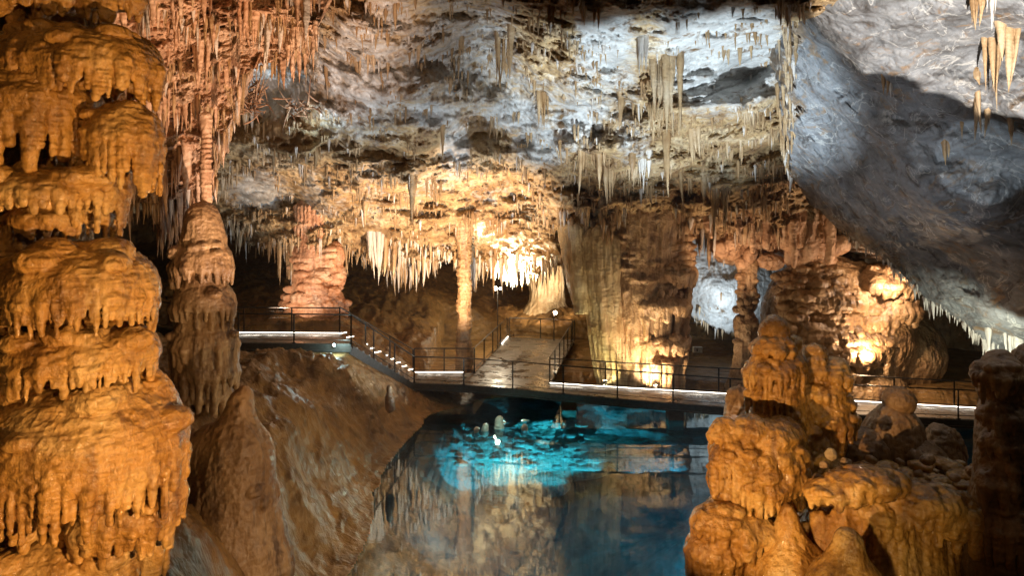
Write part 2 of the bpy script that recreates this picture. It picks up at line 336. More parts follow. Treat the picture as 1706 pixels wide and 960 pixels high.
# ------------------------------------------------------------------ ceiling
rng = np.random.default_rng(7)
SHEETS = {}
def ceiling_sheet(name, u0, u1, vtop, vb, dep, mat, pale, ledge=(70, .5), step=1.7, jag=7, big=.6, flute=.14, fine=.05, back=14, rise=2.0, seed=0, grow=None, thick=None):
    u = np.arange(u0, u1 + step, step); nt_ = int((400 - vtop) / step); t = np.linspace(0, 1, nt_)
    jg = jag * fbm(np.stack([u * .09, u * 0 + seed, u * 0], -1), 3, 5, ridge=True)
    lo = vb(u) + jg; U = np.repeat(u[:, None], nt_, 1); V = vtop + (lo[:, None] - vtop) * t[None]
    D = dep(U, V); X = np.stack([(U - U0) / F * D, D, H + (V0 - V) / F * D], -1)
    b = fbm(X * np.array([.32, .32, .45]) + seed * 9.1, 4, 3 + seed); D = D - big * b * 1.6 - .7 * big * fbm(X * np.array([.26, .2, .4]) + 4.4 + seed, 4, 44, .45, True)
    n1 = fbm(X * np.array([.22, .22, .3]) + 31 + seed, 3, 9)
    ph = V / ledge[0] + n1 * 2.4 + U * .0016 + .5 * fbm(X * np.array([1.1, 1.1, .6]) + 7, 3, 21); fr = ph - np.floor(ph); ph2 = V / 23. + n1 * 5 + fbm(X * np.array([1.6, 1.6, 1.0]) + 17, 3, 25) * 1.2 + U * .004; fr2 = ph2 - np.floor(ph2)
    la = np.clip(.55 + 1.1 * fbm(X * np.array([.6, .3, 1.2]) + 3 + seed, 3, 33), .05, 1.2); pl = pale(U, V)
    pn = np.clip(pl + .9 * fbm(X * .9 + 5, 4, 40), 0, 1.3); soft = smooth(pn)
    saw = np.where(fr < .9, (fr / .9) ** 1.4, 1 - (fr - .9) / .1)
    D = D - ledge[1] * saw * la * (1 - .75 * soft)
    D = D - .3 * ledge[1] * np.where(fr2 < .85, (fr2 / .85) ** 1.5, 1 - (fr2 - .85) / .15) * (1 - .85 * soft) * np.clip(.5 + 1.2 * fbm(X * np.array([1.2, .8, 2.0]) + 13, 3, 34), 0, 1.3)
    fl = fbm(X * np.array([3.0, 3.0, .35]), 4, 51, .65, True) * flute * (1 - .7 * soft)
    D = D - fl * 1.3 - fine * (1 - .4 * soft) * 1.5 * fbm(X * np.array([5, 5, 2.6]), 4, 60, .6)
    P3 = np.stack([(U - U0) / F * D, D, H + (V0 - V) / F * D], -1)
    sb = np.array([.08, .25, .5, .9, 1.5, 2.5, 4, 7, 10.5, 99]); sb = np.append(sb[sb < back], back); lip = P3[:, -1]
    bk = np.stack([lip[:, 0][:, None] + 0 * sb, lip[:, 1][:, None] + sb, lip[:, 2][:, None] + rise * (1 - np.exp(-sb / 1.3)) + .25 * vnoise(np.stack([lip[:, 0][:, None] + 0 * sb, sb + 0 * lip[:, 0][:, None], 0 * lip[:, 0][:, None] + 0 * sb], -1) * .8)], -1)
    bk = bk + (.22 * fbm(bk * 2.3, 3, 90) + .12 * fbm(bk * np.array([5, 5, 1.5]), 2, 91, .5, True))[..., None] * np.array([1, -.6, .4])
    A = np.concatenate([P3, bk], 1); at = np.concatenate([pl, np.zeros((len(u), len(sb)))], 1)
    o = grid_mesh(name, A, mat, {'pale': at}); tag(o, kind='structure')
    SHEETS[name] = dict(u=u, lo=lo, P=P3, fr=fr, pale=soft, U=U, V=V, la=la); return o
def on_sheet(name, u, v):
    S = SHEETS[name]; i = int(np.clip(np.searchsorted(S['u'], u), 0, len(S['u']) - 1)); j = int(np.argmin(np.abs(S['V'][i] - v))); return S['P'][i, j]

vb_main = contour([(-300, 330), (300, 352), (350, 372), (400, 398), (450, 410), (500, 420), (560, 410), (600, 422), (640, 448), (700, 440), (760, 428), (800, 438), (850, 448), (890, 452), (930, 440), (960, 415), (1000, 395), (1050, 372), (1100, 362), (1150, 380), (1200, 400), (1250, 372), (1300, 392), (1360, 420), (1450, 450)])
dep_main = mk_depth([(-200, 0, 17), (-200, 350, 24), (200, 0, 17), (200, 350, 26), (350, 370, 29), (500, 410, 31), (640, 440, 31), (850, 445, 32), (1000, 390, 28), (1150, 370, 27.5), (1350, 400, 29), (450, 140, 23.5),
    (450, 250, 24), (450, 330, 28), (560, 100, 20), (600, 0, 16), (850, 0, 16), (820, 60, 20), (1000, 0, 15.5), (1200, 0, 15), (1350, 0, 15), (1310, 150, 20), (1310, 300, 25), (1100, 150, 19.5), (1100, 260, 23), (900, 250, 23.5), (700, 250, 23), (700, 350, 27.5), (900, 350, 28), (-200, -200, 12), (600, -200, 12), (1200, -200, 11)])
def pale_main(u, v):
    m = blobs(u, v, [(455, 145, 62, 50, 1.6), (600, 130, 110, 120, .75), (430, 320, 60, 40, .8), (520, 320, 30, 50, .5), (620, 330, 40, 70, .4), (760, 250, 30, 60, .8), (720, 190, 60, 28, .9), (860, 190, 70, 35, .9),
        (900, 240, 60, 45, .8), (960, 200, 60, 60, .8), (1000, 60, 70, 80, 1.0), (1190, 90, 150, 100, 1.15), (1060, 230, 50, 60, .6), (1270, 60, 90, 60, .9), (800, 130, 40, 60, .5), (650, 30, 60, 60, .6)])
    m = np.maximum(m, .62 * np.exp(-((((u - 920) / 400) ** 2 + ((v - 100) / 140) ** 2)) ** 2))
    m = np.maximum(m, .55 * np.exp(-(((u - 640) / 300) ** 2 + ((v - 320) / 70) ** 2)) * (.6 + .5 * np.sin(u / 31.) * np.sin(v / 17. + u / 60.)))
    return m - 1.0 * np.exp(-(((u - 910) / 45) ** 2 + ((v - 50) / 70) ** 2)) - .6 * np.exp(-(((u - 1095) / 35) ** 2 + ((v - 140) / 90) ** 2)) - .8 * np.exp(-((u - 1330) / 25.) ** 2)
ceiling_sheet('cave_ceiling', -320, 1440, -220, vb_main, dep_main, M_CEI, pale_main, ledge=(62, .68), big=1.4, flute=.24, fine=.09, back=24, rise=2.6)
vb_cur = contour([(120, 300), (200, 322), (250, 345), (290, 350), (330, 335), (352, 300), (362, 225), (386, 205), (400, 125), (430, 108), (470, 100), (490, 92), (520, 60), (560, -30)])
dep_cur = mk_depth([(120, 0, 12.5), (120, 300, 17.5), (300, 0, 13), (300, 200, 16.5), (300, 350, 18.5), (400, 0, 13.5), (400, 200, 17), (480, 90, 15.5), (520, 0, 13.5), (300, -200, 10), (520, -200, 10)])
ceiling_sheet('left_ceiling_curtain', 100, 545, -200, vb_cur, dep_cur, M_PNK, lambda u, v: u * 0 - 1, ledge=(95, .7), jag=9, big=.5, flute=.34, fine=.08, back=.9, rise=1.5, seed=2)
vb_slab = contour([(1290, 60), (1304, 215), (1318, 292), (1345, 330), (1390, 375), (1440, 412), (1500, 452), (1545, 500), (1590, 528), (1630, 560), (1670, 590), (1720, 612), (1800, 640), (2100, 700)])
dep_slab = mk_depth([(1300, 0, 15.5), (1310, 150, 19), (1315, 290, 22), (1390, 370, 21.5), (1500, 450, 20), (1600, 530, 19), (1706, 600, 18), (1706, 300, 15), (1706, 0, 11.5), (1500, 0, 13), (1450, 200, 16.5), (1550, 350, 16.5), (1400, 100, 15.5), (1560, 240, 15.5), (2000, 600, 14), (2000, 0, 9), (1400, -200, 11)])
ceiling_sheet('right_ceiling_slab', 1285, 2100, -220, vb_slab, dep_slab, M_SLB, lambda u, v: 1.1 - .9 * np.exp(-((v - 365 - (u - 1390) * .72) / 24.) ** 2) * (u < 1500) - 1.3 * np.exp(-((u - 1312 - 10 * np.sin(v / 23.) - 6 * np.sin(v / 9. + u / 30.) + .06 * (v - 150)) / 16.) ** 2), ledge=(400, .25), jag=4, big=.7, flute=.10, fine=.06, back=9, rise=2.5, seed=4, step=1.6)
# pale rock lobe low behind the great column
vb_lobe = contour([(1120, 505), (1150, 525), (1200, 548), (1240, 562), (1290, 560), (1340, 520)])
dep_lobe = mk_depth([(1120, 380, 32), (1200, 400, 32), (1200, 500, 31), (1150, 525, 32.5), (1240, 560, 32), (1300, 400, 33), (1300, 560, 33), (1200, 300, 33)])
ceiling_sheet('low_ceiling_lobe', 1105, 1350, 300, vb_lobe, dep_lobe, M_CEI, lambda u, v: u * 0 + 1.0, ledge=(60, .25), jag=6, big=.3, flute=.1, back=8, rise=1.5, seed=8, step=1.2)

# ------------------------------------------------------------------ cave floor with the pool basin
PX = [(560, 1180, 0), (590, 960, 0), (600, 900, 0), (628, 820, 0), (650, 770, 0), (690, 722, 0), (722, 690, 0)]
pool = [P(u, v, dz(v, 0.0))[:2] for u, v, _ in PX] + [np.array([-1.2, 27.2]), np.array([4, 27.3]), np.array([9, 26.2]), np.array([16, 25]), np.array([22, 24.5]), np.array([20, 19]), np.array([13, 16.8]), np.array([5.6, 15.2]), np.array([4.3, 12]), np.array([3.8, 9]), np.array([2.5, 6]), np.array([-1.8, 6.5])]
pool = np.array(pool)
def sdist(x, y):
    p = pool; q = np.roll(p, -1, 0); d = np.full(x.shape, 1e9); ins = np.zeros(x.shape, bool)
    for a, b in zip(p, q):
        e = b - a; t = np.clip(((x - a[0]) * e[0] + (y - a[1]) * e[1]) / (e @ e), 0, 1); d = np.minimum(d, (x - a[0] - t * e[0]) ** 2 + (y - a[1] - t * e[1]) ** 2)
        c = ((a[1] > y) != (b[1] > y)) & (x < (b[0] - a[0]) * (y - a[1]) / (b[1] - a[1] + 1e-12) + a[0]); ins ^= c
    return np.sqrt(d) * np.where(ins, -1, 1)
FC = [(700, 600, 29), (650, 560, 31), (600, 500, 35), (700, 500, 37), (850, 520, 42), (940, 530, 38), (450, 505, 31), (420, 470, 36), (750, 470, 47), (1190, 590, 30), (1190, 560, 36), (1400, 640, 27.5), (1560, 610, 29), (1620, 560, 33), (1050, 640, 28), (950, 620, 29),
      (1300, 620, 29), (870, 600, 33), (430, 600, 22), (560, 594, 22.8), (620, 640, 22.5), (690, 678, 23.5), (520, 700, 18), (560, 800, 16), (450, 800, 14), (520, 900, 14), (450, 950, 12), (600, 720, 20), (300, 900, 9), (300, 960, 8), (650, 700, 21.5), (470, 575, 26), (300, 560, 24), (100, 600, 18), (1700, 600, 27),
      (560, 540, 27), (640, 600, 26.5), (690, 625, 28.5), (100, 480, 34)]
fx = [P(*c) for c in FC] + [np.array(q, float) for q in ((5.5, 12, 1.6), (7.5, 9, 2.2), (10, 12, 2.0), (5.2, 9, 1.4), (12, 5, 2.5), (-6, 2, 3.2), (5, 2, 1.8), (-20, 50, 7), (0, 55, 3.2), (20, 50, 4), (24, 35, 3), (-24, 30, 7), (26, 10, 3), (-14, 8, 4), (15, 40, 2.2), (7, 16.5, .5), (16, 18, .6))]
fx = np.array(fx); ff = rbf(fx[:, :2] / 10, fx[:, 2])
def floor_z(x, y):
    s = sdist(x, y); p = np.stack([x, y, 0 * x], -1)
    s = s + .35 * fbm(p * .8, 3, 70)
    zb = np.maximum(ff(x / 10, y / 10), .15)
    rock_ = .5 * fbm(p * .35, 4, 71, .5, True) * smooth((s - .2) / 3) + .2 * fbm(p * np.array([1.6, 1.0, 1]), 4, 72, .55, True) * smooth(s / 1.2)
    out = (zb + rock_) * smooth(s / 2.0 + .05) + .04 * s.clip(0, 1)
    out = out + (.09 * fbm(p * np.array([3.2, 1.8, 1]), 3, 75, .55, True) + .03 * fbm(p * 9, 3, 76, .6, True)) * smooth(s / .6)
    deck_keep = np.where((y > 25.2) & (y < 36.5) & (x > -3.6), 1.0, 0.0)
    out = np.where(deck_keep > 0, np.minimum(out, .62), out)
    up_ = (y > 22.2) & (y < 27) & (x < -3.6); out = np.where(up_, np.minimum(out, np.interp(x, [-5.6, -3.6], [2.62, .5])), out)
    ins = -3.8 * smooth(-s / 5.0) - .12 + .22 * fbm(p * 1.1, 4, 73)* smooth(-s / 1.5)
    return np.where(s > 0, out, ins)
uu = np.linspace(-420, 2250, 900); dd = np.exp(np.linspace(math.log(3.2), math.log(62), 640))
UU, DD = np.meshgrid(uu, dd, indexing='ij'); XX = (UU - U0) / F * DD
ZZ = floor_z(XX, DD)
FP = np.stack([XX, DD, ZZ], -1)
fl = grid_mesh('cave_floor', FP[:, ::-1], M_MUD); tag(fl, kind='structure')
# far and side walls of the chamber
th = np.linspace(0, 1, 700); plan = np.array([(-40, 2), (-34, 20), (-29, 36), (-20, 47), (-8, 51), (2, 49), (9, 46), (15, 40), (20, 36), (27, 30), (36, 20), (40, 2)], float)
pp = np.stack([np.interp(th, np.linspace(0, 1, len(plan)), plan[:, k]) for k in (0, 1)], -1)
for _ in range(60): pp[1:-1] = (pp[:-2] + pp[2:] + 2 * pp[1:-1]) / 4
zz = np.linspace(-2, 15, 150); WP = np.concatenate([np.repeat(pp[:, None], 150, 1), np.broadcast_to(zz[None, :, None], (700, 150, 1))], -1)
WP = grid_disp(WP, 1.7 * fbm(WP * np.array([.16, .16, .22]), 5, 80, .55) + .3 * fbm(WP * np.array([.9, .9, .3]), 4, 81, .5, True))
tag(grid_mesh('cave_wall', WP, M_BRN), kind='structure')

# ------------------------------------------------------------------ water
m, nt, b = mat_new('pool_water'); nt.nodes.remove(b); out = nt.nodes['Material Output']
g = nt.nodes.new('ShaderNodeNewGeometry'); bp = nt.nodes.new('ShaderNodeBump'); bp.inputs['Distance'].default_value = .003; bp.inputs['Strength'].default_value = .5
nt.links.new(noise_node(nt, g.outputs['Position'], 1.0, 3, .5, 0, (1.0, 2.6, 1)), bp.inputs['Height'])
gl = nt.nodes.new('ShaderNodeBsdfGlossy'); gl.inputs['Roughness'].default_value = .02; gl.inputs['Color'].default_value = (.82, .96, 1, 1)
rf = nt.nodes.new('ShaderNodeBsdfRefraction'); rf.inputs['IOR'].default_value = 1.33; rf.inputs['Roughness'].default_value = 0.0; rf.inputs['Color'].default_value = (.2, .68, .85, 1)
fr = nt.nodes.new('ShaderNodeFresnel'); fr.inputs['IOR'].default_value = 2.4
mx = nt.nodes.new('ShaderNodeMixShader'); nt.links.new(fr.outputs[0], mx.inputs[0]); nt.links.new(rf.outputs[0], mx.inputs[1]); nt.links.new(gl.outputs[0], mx.inputs[2])
for n_ in (gl, rf, fr): nt.links.new(bp.outputs[0], n_.inputs['Normal'])
nt.links.new(mx.outputs[0], out.inputs['Surface'])
M_WAT = m
wx = np.linspace(-9, 26, 60); wy = np.linspace(3, 29, 60); WX, WY = np.meshgrid(wx, wy, indexing='ij')
tag(grid_mesh('pool_water', np.stack([WX, WY, 0 * WX], -1), M_WAT), kind='structure')
# ------------------------------------------------------------------ formations: lumps, tiers and drips grown together
class Form:
    def __init__(s, seed=0): s.ops = []; s.r = np.random.default_rng(seed)
    def ball(s, c, r, k=.08, cut=None): s.ops.append(('b', np.array(c, float), np.array([r] * 3 if np.isscalar(r) else r, float), k, cut)); return s
    def cone(s, a, b, ra, rb, k=.04): s.ops.append(('c', np.array(a, float), np.array(b, float), ra, rb, k)); return s
    def pball(s, u, v, d, hw, hh, dep=1.0, k=None):
        m = d / F; return s.ball(P(u, v, d), (hw * m, hw * m * dep, hh * m), k or .25 * min(hw, hh) * m)
    def pcone(s, u1, v1, u2, v2, d, r1, r2, d2=None, k=None):
        m = d / F; return s.cone(P(u1, v1, d), P(u2, v2, d2 or d), r1 * m, r2 * m, k or .5 * min(r1, max(r2, r1 * .3)) * m)
    def tier(s, u, v, d, hw, hh, drip=40, nd=26, dep=.95, lump=.25, back=False):
        """a dome with a fringe of drips round its rim"""
        m = d / F; rx, ry, rz = hw * m, hw * m * dep, hh * m; c = P(u, v, d); s.ball(c, (rx, ry, rz), .03 + .03 * hw * m, .22)
        r = s.r
        for i in range(nd):
            a = -math.pi * (1.12 if not back else 2) * (i + r.uniform(-.3, .3)) / nd + math.pi * .06
            q = r.uniform(.9, 1.0); w = 2.5 * rx / nd * r.uniform(.65, 1.35)
            top = c + np.array([rx * (q - .12) * math.cos(a), ry * (q - .12) * math.sin(a), rz * r.uniform(.08, .3)])
            mid = c + np.array([rx * q * math.cos(a), ry * q * math.sin(a), -rz * r.uniform(.08, .22)])
            L = drip * m * (.25 + .75 * r.random() ** 1.6)
            s.cone(top, mid, w * .7, w, .9 * w); s.cone(mid, mid + np.array([0, -.01, -L - rz * .2]), w, w * r.uniform(.35, .65), .7 * w)
        for i in range(int(nd * lump)):
            a = -math.pi * r.uniform(0, 1); q = r.uniform(.3, .95)
            s.ball(c + np.array([rx * q * math.cos(a), ry * q * math.sin(a), rz * math.sqrt(max(0, 1 - q * q)) * .9]), np.array([1, 1, .6]) * rx * r.uniform(.12, .3), .03)
        return s
    def build(s, name, h, mat, parent=None, amp=.02, fr=6.0, vert=.4, seed=1, ripple=.0, lo=None, hi=None):
        a = np.array([np.inf] * 3); b = -a
        for o in s.ops:
            if o[0] == 'b': a = np.minimum(a, o[1] - o[2]); b = np.maximum(b, o[1] + o[2])
            else:
                m = max(o[3], o[4]); a = np.minimum(a, np.minimum(o[1], o[2]) - m); b = np.maximum(b, np.maximum(o[1], o[2]) + m)
        a -= 3 * h; b += 3 * h
        if lo is not None: a = np.maximum(a, lo)
        if hi is not None: b = np.minimum(b, hi)
        X = Vox(a, b, h)
        for o in s.ops:
            if o[0] == 'b': X.ball(o[1], o[2], max(o[3], h), o[4])
            else: X.cone(o[1], o[2], o[3], o[4], max(o[5], h))
        def disp(V):
            d = amp * 1.6 * fbm(V * np.array([fr, fr, fr * vert]), 4, seed, .55, True) + amp * 1.2 * fbm(V * fr * .45, 2, seed + 5)
            if ripple: d = d + ripple * vnoise(V * np.array([fr * 1.2, fr * 1.2, fr * 7]), seed + 9)
            return d
        V, Q = X.mesh(disp); o = link(name, raw_mesh(name, V, Q, mat))
        if parent is not None: unparent_loc(o, parent)
        return o
QH = 1.0     # voxel size factor
# ---- the huge amber column at the left edge
D0 = 7.2
e = empty('flowstone_column', P(80, 1000, D0), 'huge tiered amber flowstone column with drip-fringed ledges filling the left edge', 'flowstone column')
h = .0135 * QH
f = Form(1)
for (u, v, hw) in ((60, -60, 190), (70, 60, 185), (70, 170, 185), (80, 280, 165), (60, 380, 150), (70, 480, 175), (70, 580, 170), (80, 690, 205), (130, 800, 160), (90, 900, 165), (100, 1010, 175)): f.pball(u - 30, v, D0 + .75, hw * .74, 85, .7, .2)
f.build('core', h * 1.4, M_AMB, e, .05, 3.2, .5, 3)
TI = [  # u, v, hw, hh, drip, n
    [(60, -5, 60, 46, 25, 16), (120, 5, 50, 40, 22, 14), (175, -5, 55, 46, 30, 14), (10, 10, 60, 40, 25, 14)],
    [(170, 108, 88, 58, 50, 26), (100, 105, 90, 60, 40, 20), (228, 118, 40, 56, 50, 14)],
    [(60, 165, 92, 58, 120, 20), (-10, 170, 80, 60, 90, 14), (125, 185, 40, 40, 90, 10)],
    [(208, 222, 58, 52, 100, 18), (165, 235, 42, 46, 100, 12), (238, 240, 28, 40, 80, 9)],
    [(90, 318, 108, 40, 26, 34), (165, 315, 46, 40, 60, 16), (20, 320, 80, 40, 30, 20)],
    [(80, 362, 56, 30, 30, 20), (10, 400, 50, 52, 40, 18), (130, 356, 58, 32, 40, 18)],
    [(130, 480, 124, 78, 34, 46), (60, 488, 100, 72, 30, 28), (208, 500, 52, 60, 34, 18)],
    [(130, 585, 124, 52, 40, 44), (50, 590, 100, 56, 50, 26), (212, 582, 42, 46, 26, 16)],
    [(140, 745, 160, 128, 48, 56), (50, 765, 130, 130, 60, 34), (248, 735, 54, 120, 40, 22)],
    [(205, 850, 86, 60, 40, 26), (266, 810, 40, 74, 50, 14), (236, 900, 42, 80, 60, 14)],
    [(95, 965, 138, 100, 60, 44), (30, 970, 110, 100, 60, 24), (195, 975, 52, 80, 60, 16)]]
for k, t in enumerate(TI):
    f = Form(20 + k)
    for i, (u, v, hw, hh, dr, n) in enumerate(t): f.tier(u, v, D0 - .12 - (.1 if i == 0 else 0) + (.12 if i == 2 else 0), hw, hh, dr, n)
    f.build('ledge', h * .85, M_AMB, e, .012, 7, .8, 40 + k, .006)
# ---- tall column behind it, joined to the ceiling by a thin drip
f = Form(3); d = 15.2
for (u, v, hw, hh, dr, n) in ((338, 395, 32, 50, 20, 14), (338, 440, 48, 45, 30, 22), (340, 505, 50, 40, 30, 24), (342, 570, 52, 36, 34, 26), (345, 618, 50, 30, 40, 24)): f.tier(u, v, d, hw, hh, dr, n, .95, .4, True)
f.pcone(338, 360, 340, 600, d, 24, 44); f.pcone(345, 600, 322, 690, d, 42, 30); f.pball(320, 690, d, 24, 60); f.pcone(355, 640, 352, 690, d, 26, 10); f.tier(336, 655, d, 46, 34, 46, 22, .95, .4, True); f.pball(325, 760, d, 60, 90)
tag(f.build('stalagmite_column', .02 * QH, M_BRN, None, .016, 6, .4, 7), 'tall brown waisted column with ribbed skirts between the amber column and left walkway', 'stalagmite')
f = Form(4); d = 15.3
for a, b, c_, e_, r1, r2 in ((343, 195, 342, 260, 9, 6), (342, 260, 344, 330, 8, 9), (344, 330, 346, 388, 9, 5)): f.pcone(a, b, c_, e_, d, r1, r2)
for i in range(22): f.pball(343 + f.r.uniform(-2, 2), 200 + i * 8.4, d, 8 + f.r.uniform(-1, 2), 4)
f.build('hanging_drip', .018, M_PNK, None, .01, 8, .8, 3); tag(sc.objects['hanging_drip'], 'long thin knobbly stalactite reaching down to the tall brown column', 'stalactite')
# ---- cone stalagmite on the bank
f = Form(5); d = 11.0
f.pcone(402, 665, 392, 760, d, 16, 52); f.pcone(392, 760, 385, 950, d, 54, 96); f.pball(370, 905, d, 96, 60, .9); f.pball(405, 660, d, 12, 16)
f.pball(350, 830, d, 50, 120, .9); f.pball(440, 950, d, 44, 70)
for (u, v, hw, hh, dr, n) in ((396, 745, 47, 28, 16, 20), (398, 820, 62, 34, 14, 26)): f.tier(u, v, d, hw, hh, dr, n, .95, .2, True)
tag(f.build('cone_stalagmite', .0155 * QH, M_BRN, None, .028, 3.2, .6, 9), 'broad smooth brown cone stalagmite with drip seams on the left bank', 'stalagmite')
f = Form(6); d = 9.6
f.pcone(285, 905, 290, 1000, d, 14, 30); f.pball(305, 960, d, 26, 44); f.pball(270, 985, d, 40, 40)
tag(f.build('stub_stalagmite', .015, M_BRN, None, .03, 5, .6, 10), 'low dark stub between the amber column and the cone at the bottom edge', 'stalagmite')
# ---- the bank's small stalagmite
f = Form(7); f.pcone(648, 645, 650, 680, 21, 4, 8); f.pball(650, 668, 21, 8, 12)
tag(f.build('small_stalagmite', .03, M_BRN, None, .02, 6, .5, 2), 'small dark pointed stalagmite alone on the clay slope below the stairs', 'stalagmite')
f = Form(8); f.pcone(645, 582, 645, 606, 28, 4, 7)
tag(f.build('small_stalagmite', .035, M_BRN, None, .02, 6, .5, 4), 'small brown stalagmite seen through the stair railing', 'stalagmite')
# ---- background columns
f = Form(9); d = 29.0
f.pcone(520, 350, 520, 420, d, 26, 28); f.pcone(522, 420, 528, 520, d, 30, 44); f.pball(528, 520, d, 50, 40); f.pball(560, 425, d, 14, 22); f.pball(556, 460, d, 20, 24)
for i in range(70):
    v = f.r.uniform(415, 530); a = f.r.uniform(-3.14, 0); r_ = np.interp(v, [415, 470, 530], [26, 40, 48]); f.ball(P(526 + r_ * .92 * math.cos(a), v, d) + np.array([0, math.sin(a) * r_ * .92 * d / F, 0]), np.array([1.6, 1, .62]) * f.r.uniform(.16, .3), .05)
for i in range(14):
    a = -3.14 * i / 13; c = P(520 + 26 * math.cos(a), 345, d) + np.array([0, math.sin(a) * 26 * d / F, 0]); c2 = c.copy(); c2[2] = P(0, 418 + f.r.uniform(-8, 8), d)[2]; f.cone(c, c2, .09, .07, .04)
tag(f.build('russet_column', .032, M_RUS, None, .04, 3, .8, 12), 'thick russet column of stacked rounded plates behind the left walkway', 'column')
f = Form(10); d = 28.6
for i in range(30):
    v = 405 + i * 7.4; f.pball(773 + 2.5 * math.sin(i * .8), v, d, 9.5 + f.r.uniform(-1, 1.5) + (3 if v > 575 else 0), 6, 1, .06)
f.pcone(774, 395, 773, 625, d, 8.5, 11); f.pcone(773, 585, 773, 632, d, 12, 13); f.pcone(772, 380, 774, 430, d, 17, 8)
tag(f.build('slender_column', .03, M_TAN, None, .03, 4, 1.5, 14), 'slender gnarled column standing between the landing and the bridge rail', 'column')
f = Form(11); d = 39
f.pcone(912, 425, 910, 505, d, 27, 24); f.pcone(910, 500, 908, 548, d, 26, 58); f.pball(905, 545, d, 70, 16)
for i in range(16):
    a = -3.3 * i / 15 + .1; c = P(911 + 26 * math.cos(a), 420, d) + np.array([0, math.sin(a) * 26 * d / F, 0]); c2 = c.copy(); c2[2] = P(0, 500 + f.r.uniform(-8, 10), d)[2]; f.cone(c, c2, .14, .1, .06)
tag(f.build('pale_column', .045, M_CRM, None, .05, 2.4, .4, 15), 'pale pinkish floodlit column with a spreading foot beyond the bridge platform', 'column')
# ---- the great fluted column
e = empty('great_column', P(1065, 650, 27.2), 'massive fluted organ-pipe column lit from its foot behind the bridge', 'column')
f = Form(12); d = 27.2; r = f.r
f.pcone(1068, 300, 1060, 470, d + .6, 88, 66, k=.4); f.pcone(1060, 470, 1065, 650, d + .6, 68, 58, k=.3)
def pipe(ut, vt, ub, vb_, rt, rb, dd_, k=.05): f.pcone(ut, vt, ub, vb_, dd_, rt, rb, k=k)
for i in range(30):                                   # pipes of the right half, in three broken storeys
    t = i / 29; u = 1046 + 96 * t
    for (va, vb2, off) in ((455, 505, 0), (500, 565, -.12), (572, 648, -.05)):
        if r.random() < .9: pipe(u + r.uniform(-2, 2), va + r.uniform(-14, 14), u - 3 + r.uniform(-2, 2), vb2 + r.uniform(-12, 12), r.uniform(3.5, 6.5), r.uniform(2.2, 4), d + off - .85 * math.sin(math.pi * (t * .8 + .15)) + r.uniform(-.14, .14))
for i in range(16): pipe(1150 - i * .8 + r.uniform(-3, 3), 350 + 18 * i, 1147 - i + r.uniform(-3, 3), 392 + 18 * i, r.uniform(6, 9), 4, d - .2 + r.uniform(-.2, .2))
for (u, v, hw, hh, dr, n) in ((1100, 505, 44, 14, 26, 18), (1075, 515, 26, 14, 40, 12), (1100, 570, 42, 12, 16, 18), (1120, 455, 34, 14, 18, 14), (1095, 600, 30, 12, 30, 14)): f.tier(u, v, d - .5, hw, hh, dr, n, .7, .6)
for i in range(170):                                  # knobbly upper part
    u = r.uniform(985, 1152); v = r.uniform(335, 470) if u > 1045 else r.uniform(335, 400); q = (u - 1068) / 88
    f.ball(P(u, v, d + .35 - 1.5 * math.sqrt(max(0, 1 - q * q)) + .25), np.array([1.7, 1, .55]) * r.uniform(.12, .3), .06)
f.build('trunk', .033 * QH, M_TAN, e, .045, 3.4, .3, 16)
f = Form(121); r = f.r
for i in range(26):                                   # pale pipes sloping in to the foot
    t = i / 25; ut = 962 + 92 * t + r.uniform(-2, 2); ub = 1000 + 46 * t + r.uniform(-1, 1); pipe(ut, 385 + 25 * abs(t - .5) + r.uniform(-10, 10), ub, 650, r.uniform(5, 8.5), r.uniform(3, 4.5), d - .9 * math.sin(math.pi * (t * .75 + .12)) + r.uniform(-.1, .1))
for i in range(15):                                   # short hanging curtain at its left
    t = i / 14; ut = 934 + 44 * t; pipe(ut, 375 + 8 * r.random(), 950 + 34 * t, 455 + 66 * min(1, t * 2.2 + .35) + r.uniform(-6, 2), r.uniform(4.5, 7), r.uniform(2.5, 4), d - .3 - .5 * math.sin(math.pi * t))
f.build('pale_pipes', .03 * QH, M_CRM, e, .03, 3.4, .25, 17)
# ---- right of it: pale-brown side column and thin column
f = Form(13); d = 27.0; r = f.r
f.pcone(1250, 440, 1244, 470, d, 12, 14); f.pball(1245, 500, d, 16, 24); f.pball(1243, 545, d, 20, 24); f.pcone(1243, 545, 1236, 600, d, 18, 12); f.pcone(1236, 600, 1230, 648, d, 12, 20)
for i in range(50): v = r.uniform(455, 570); f.pball(1244 + r.uniform(-16, 16), v, d - .25 + r.uniform(-.1, .1), r.uniform(4, 8), r.uniform(3, 6), 1, .06)
for i in range(10): f.pcone(1228 + 4 * i, 400 + r.uniform(-10, 20), 1236 + 2 * i, 470, d + .1, 7, 5)
tag(f.build('knobbly_column', .03 * QH, M_TAN, None, .045, 3.5, .8, 18), 'narrow knobbly column between the blue-white rock and the dark dome', 'column')
f = Form(131); d = 26.6; r = f.r                       # russet spurs under the ceiling
for i in range(46):
    u = r.uniform(1165, 1390); t = (u - 1165) / 225; v = 330 + 62 * t + r.uniform(-10, 30); L = r.uniform(15, 55) * (1.1 - .3 * t); w_ = r.uniform(5, 12)
    f.pcone(u, v - 30, u + r.uniform(-3, 3), v + L, d + r.uniform(-.8, 1.2), w_, w_ * .35, k=.12)
for (u, v, a, b_) in ((1180, 345, 36, 36), (1240, 370, 42, 40), (1300, 385, 44, 34), (1360, 405, 36, 28), (1215, 400, 26, 40), (1330, 420, 30, 26)): f.pball(u, v, d + .9, a, b_, 1.2, .3)
for i in range(26): f.pball(r.uniform(1200, 1400), r.uniform(380, 440), d + r.uniform(0, .5), r.uniform(8, 18), r.uniform(6, 14), 1, .15)
